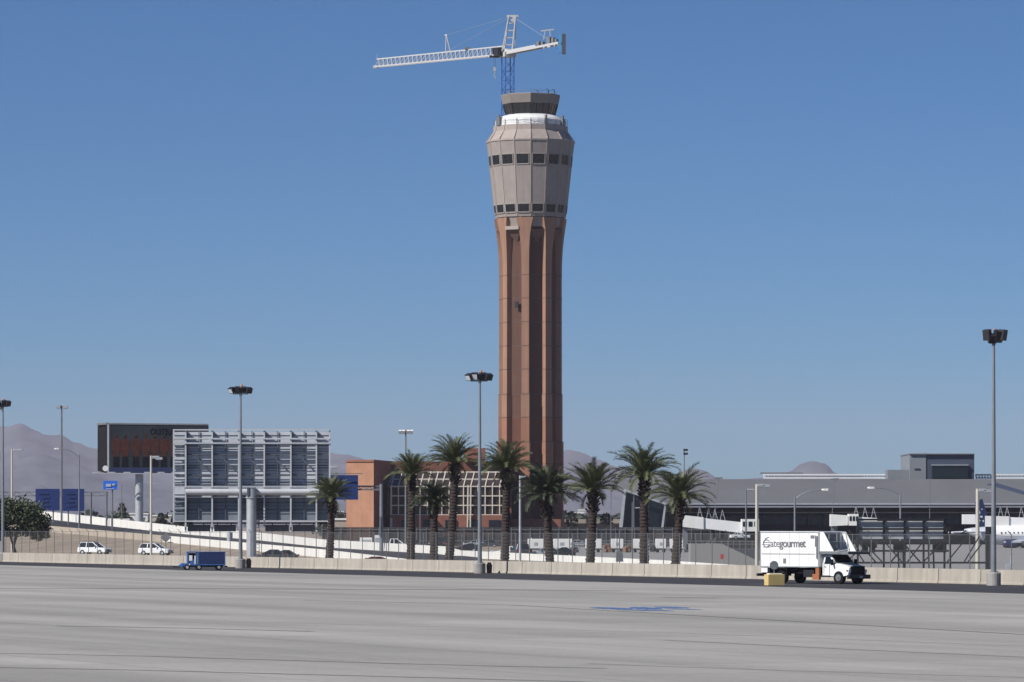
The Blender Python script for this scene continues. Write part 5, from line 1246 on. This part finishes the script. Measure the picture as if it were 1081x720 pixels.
# ---------------------------------------------------------------- palms
def palm_meshes(seed, nfr=54, droop=.5, spread=1.0, L_=3.0, dark=False):
    rr = random.Random(seed); fr = MB(); dd = MB()
    for i in range(nfr):
        az = i * 2.39996 + rr.uniform(-.2, .2); t0 = i / nfr
        el = R(88 - 84 * t0 ** 1.15) + rr.uniform(-.14, .14); Lf = L_ * rr.uniform(.78, 1.1)
        d = Vector((math.cos(az), math.sin(az), 0)); p = d * .15; pts = [p.copy()]; nseg = 12; e = el
        dry = t0 > (.965, .90, .94, .96)[seed % 4]
        if dry: e = R(-25) + rr.uniform(-.4, .2); Lf *= .5
        dr_ = droop * rr.uniform(.7, 1.35)
        for k in range(nseg):
            e -= (dr_ / nseg) * (.5 + 1.5 * k / nseg); step = Lf / nseg
            p = p + (d * math.cos(e) + Vector((0, 0, 1)) * math.sin(e)) * step; pts.append(p.copy())
        tgt = dd if dry else fr
        for k in range(nseg): tgt.beam(pts[k], pts[k + 1], .05 * (1 - k / nseg) + .012)
        side = Vector((-d.y, d.x, 0)); nl = 40; tw = rr.uniform(-.5, .5)
        for k in range(5, nl):
            u = k / nl; f_ = u * nseg; i0 = min(nseg - 1, int(f_)); q0 = pts[i0].lerp(pts[i0 + 1], f_ - i0); tg = (pts[i0 + 1] - pts[i0]).normalized(); up = side.cross(tg)
            if up.z < 0: up = -up
            ll = .60 * (math.sin(math.pi * (u * .72 + .2)) ** .7) * rr.uniform(.7, 1.15)
            for s_ in (-1, 1):
                dr = (tg * rr.uniform(.75, 1.05) + (side * s_ * math.cos(tw) + up * s_ * math.sin(tw)) * .58 + up * rr.uniform(.05, .5) + Vector((0, 0, -.10))).normalized()
                tip = q0 + dr * ll + Vector((0, 0, -.06 * ll)); wv = tg * .030
                tgt.add([q0 - wv, q0 + wv, q0.lerp(tip, .5) + wv * .9, tip, q0.lerp(tip, .5) - wv * .9], [(0, 1, 2, 3, 4)])
    return fr, dd
protos = []
for sd, dr, Lf, nf, mt_ in ((1, .85, 2.7, 60, 'frond'), (2, .75, 2.6, 54, 'frond'), (3, 1.0, 3.0, 62, 'frond'), (4, 1.0, 2.6, 80, 'frondd')):
    fr, dd = palm_meshes(sd, nf, dr, 1, Lf)
    root = thing('palm_tree', 'palm', 'palm tree', (0, 0, 0), 'palm trees in a row behind the barrier')
    fo = fr.build('crown', mt_, root, rc=False); d2 = dd.build('dry_fronds', 'dead', root, rc=False)
    # boots under the crown
    q = MB(); rr = random.Random(sd)
    for i in range(46):
        az = i * 2.4; z = -.1 - i * .034; r = .34 + .12 * math.sin(i); d = Vector((math.cos(az), math.sin(az), 0)); q.beam(d * .2 + Vector((0, 0, z - .2)), d * (r + .12) + Vector((0, 0, z + .12)), .11)
    q.build('boots', 'bark', root)
    protos.append((root, fo, d2))
def trunk(h, seed, lean, r0=.40, r1=.31):
    rr = random.Random(seed); q = MB(); rings = []; n = 12; k = int(h / .14)
    for i in range(k + 1):
        t = i / k; z = -h + h * t; ox = lean * (math.sin(t * math.pi / 2) - 1); r = (r0 + (r1 - r0) * t) * (1 + (.11 if i % 2 else -.05)) + (.12 * max(0, 1 - t * 14)) + .07 * max(0, t - .8) * 5
        ph = i * .4; rings.append([Vector((ox + r * (1 + rr.uniform(-.08, .08)) * math.cos(ph * 0 + 2 * math.pi * j / n), r * (1 + rr.uniform(-.08, .08)) * math.sin(2 * math.pi * j / n), z)) for j in range(n)])
    q.loft(rings); return q
def palm(label, px, yc, ybase, proto, scale, rot, lean_px=0, extra=12.0):
    D = wall_D(px) + extra; zc = Z(yc, D); src = protos[proto][0]
    c = copy_tree(src); c['label'] = label; c.location = (X(px, D), D, zc); c.rotation_euler = (0, 0, 0)
    for ch in c.children:
        ch.scale = (scale, scale, scale); ch.rotation_euler = (0, 0, rot)
    h = zc / 1.0
    tr_ = trunk(h, int(px), lean_px / F * D); o = tr_.build('trunk', 'bark', None); o.parent = c
    return c
palm('short palm at the right edge of the framework billboard', 350, 526, 590, 1, 1.02, .3, 3)
palm('slender palm in front of the greenhouse left end', 434.5, 501, 592, 1, .98, 1.1, 1)
palm('low dark palm between the two taller left palms', 458, 530, 592, 3, .92, 2.0, 0)
palm('tall bushy palm left of the central floodlight mast', 480, 489, 593, 0, 1.12, .5, 7)
palm('tall palm just right of the central floodlight mast', 534.5, 496, 594, 0, 1.1, 2.2, 2)
palm('dark palm in front of the tower foot', 577.5, 522, 595, 3, 1.18, 1.3, -4)
palm('medium palm just right of the control tower', 626, 518, 595, 1, 1.18, 4.0, 4)
palm('tallest right palm before the glass pavilion', 680, 502, 596, 2, 1.12, 1.9, 0)
palm('rightmost palm with fronds over the jet bridge', 717, 526, 596, 2, 1.08, 3.6, 5)
for r_, a_, b_ in protos:
    for ch in list(r_.children): bpy.data.objects.remove(ch)
    bpy.data.objects.remove(r_)

# ---------------------------------------------------------------- leafy tree at left edge
D_ = 545.0
o = thing('leafy_tree', 'dark green leafy tree with slanting trunk at the left edge', 'tree', (X(17, D_), D_, 0))
q = MB(); p0 = Vector((X(18, D_), D_, 0)); p1 = Vector((X(14, D_), D_, 1.7)); p2 = Vector((X(18, D_), D_, 3.2)); p3 = Vector((X(8, D_), D_, 4.2)); p4 = Vector((X(31, D_), D_, 4.4))
q.cyl(p0, p1, .26, .2, 8); q.cyl(p1, p2, .2, .15, 8); q.cyl(p2, p4, .13, .06, 7); q.cyl(p1, p3, .15, .07, 7); q.cyl(p2, W(20, 530, D_), .12, .05, 7); q.build('trunk', 'bark', o)
q = MB(); rr = random.Random(9)
clumps = [(-14, 552, 12), (-2, 545, 13), (10, 538, 12), (22, 535, 12), (12, 562, 7), (-4, 564, 8), (32, 560, 8), (34, 540, 12), (44, 549, 9), (47, 559, 6), (30, 552, 11), (14, 547, 12), (0, 556, 9), (-10, 560, 9), (38, 557, 8), (24, 560, 6), (6, 531, 8), (-8, 535, 8), (48, 565, 4), (40, 566, 6), (30, 545, 10)]
for px, py, r in clumps:
    rm = r / F * D_; c = W(px, py, D_)
    for _ in range(int(60 * r)):
        v = Vector([rr.gauss(0, 1) for _ in range(3)]).normalized() * rm * (rr.random() ** .45) * rr.uniform(.7, 1.35); p = c + Vector((v.x * 1.1, v.y * 1.6, v.z * .8)); a = Vector([rr.gauss(0, 1) for _ in range(3)]).normalized(); b = a.orthogonal().normalized(); a2 = a.cross(b); s_ = rr.uniform(.07, .15)
        q.add([p + b * s_ * 1.6, p + a2 * s_, p - b * s_ * 1.6, p - a2 * s_], [(0, 1, 2, 3)])
q.build('crown', 'leaf', o, rc=False)
random.seed(4)

# ---------------------------------------------------------------- haze
q = MB(); q.box((0, 8400, 189), (36000, 17400, 382)); 
hz = q.build('haze', 'white'); tag(hz, 'pale desert haze filling the air', 'haze', kind='stuff')
hm = bpy.data.materials.new('haze_volume'); hm.use_nodes = True; nt = hm.node_tree; nt.nodes.remove(nt.nodes['Principled BSDF'])
v = nt.nodes.new('ShaderNodeVolumePrincipled'); v.inputs['Color'].default_value = (.84, .80, .95, 1); v.inputs['Density'].default_value = HAZE = 4.2e-5; v.inputs['Anisotropy'].default_value = .0
nt.links.new(v.outputs[0], nt.nodes['Material Output'].inputs['Volume']); hz.data.materials.clear(); hz.data.materials.append(hm)

# ---------------------------------------------------------------- light, sky, camera
AZ = R(239); EL = R(40)
sv = Vector((math.sin(AZ) * math.cos(EL), math.cos(AZ) * math.cos(EL), math.sin(EL)))
sl = bpy.data.lights.new('sun', 'SUN'); sl.energy = 5.0; sl.angle = R(.53); sl.color = (1, .955, .89)
so = bpy.data.objects.new('sun', sl); COL.objects.link(so); so.rotation_euler = sv.to_track_quat('Z', 'Y').to_euler()
w = bpy.data.worlds.new('World'); S.world = w; w.use_nodes = True; nt = w.node_tree
sk = nt.nodes.new('ShaderNodeTexSky'); sk.sky_type = 'NISHITA'; sk.sun_disc = False; sk.sun_elevation = EL; sk.sun_rotation = AZ; sk.altitude = 1500; sk.air_density = 1.0; sk.dust_density = 1.0; sk.ozone_density = 3.0
bg = nt.nodes['Background']; bg.inputs['Strength'].default_value = .066
tn = nt.nodes.new('ShaderNodeMix'); tn.data_type = 'RGBA'; tn.blend_type = 'MULTIPLY'; tn.inputs[0].default_value = 1; tn.inputs[7].default_value = (.385, .735, 1.06, 1)
tc = nt.nodes.new('ShaderNodeTexCoord'); vm = nt.nodes.new('ShaderNodeMapping'); vm.vector_type = 'POINT'; vm.inputs['Scale'].default_value = (1, 1, 1.6)
nt.links.new(tc.outputs['Generated'], vm.inputs[0]); vn_ = nt.nodes.new('ShaderNodeVectorMath'); vn_.operation = 'NORMALIZE'; nt.links.new(vm.outputs[0], vn_.inputs[0]); nt.links.new(vn_.outputs[0], sk.inputs[0])
nt.links.new(sk.outputs[0], tn.inputs[6]); nt.links.new(tn.outputs[2], bg.inputs['Color'])
cam = bpy.data.cameras.new('camera'); co = bpy.data.objects.new('camera', cam); COL.objects.link(co); S.camera = co
co.location = (0, 0, HC); co.rotation_euler = (math.pi / 2, 0, 0); cam.sensor_width = 36; cam.lens = 36 * F / 1081; cam.shift_y = (YH - 360) / 1081; cam.clip_end = 60000; cam.clip_start = 1
S.view_settings.view_transform = 'Standard'; S.view_settings.look = 'None'; S.view_settings.exposure = .22; S.view_settings.gamma = 1
S.render.resolution_x = 1024; S.render.resolution_y = 682
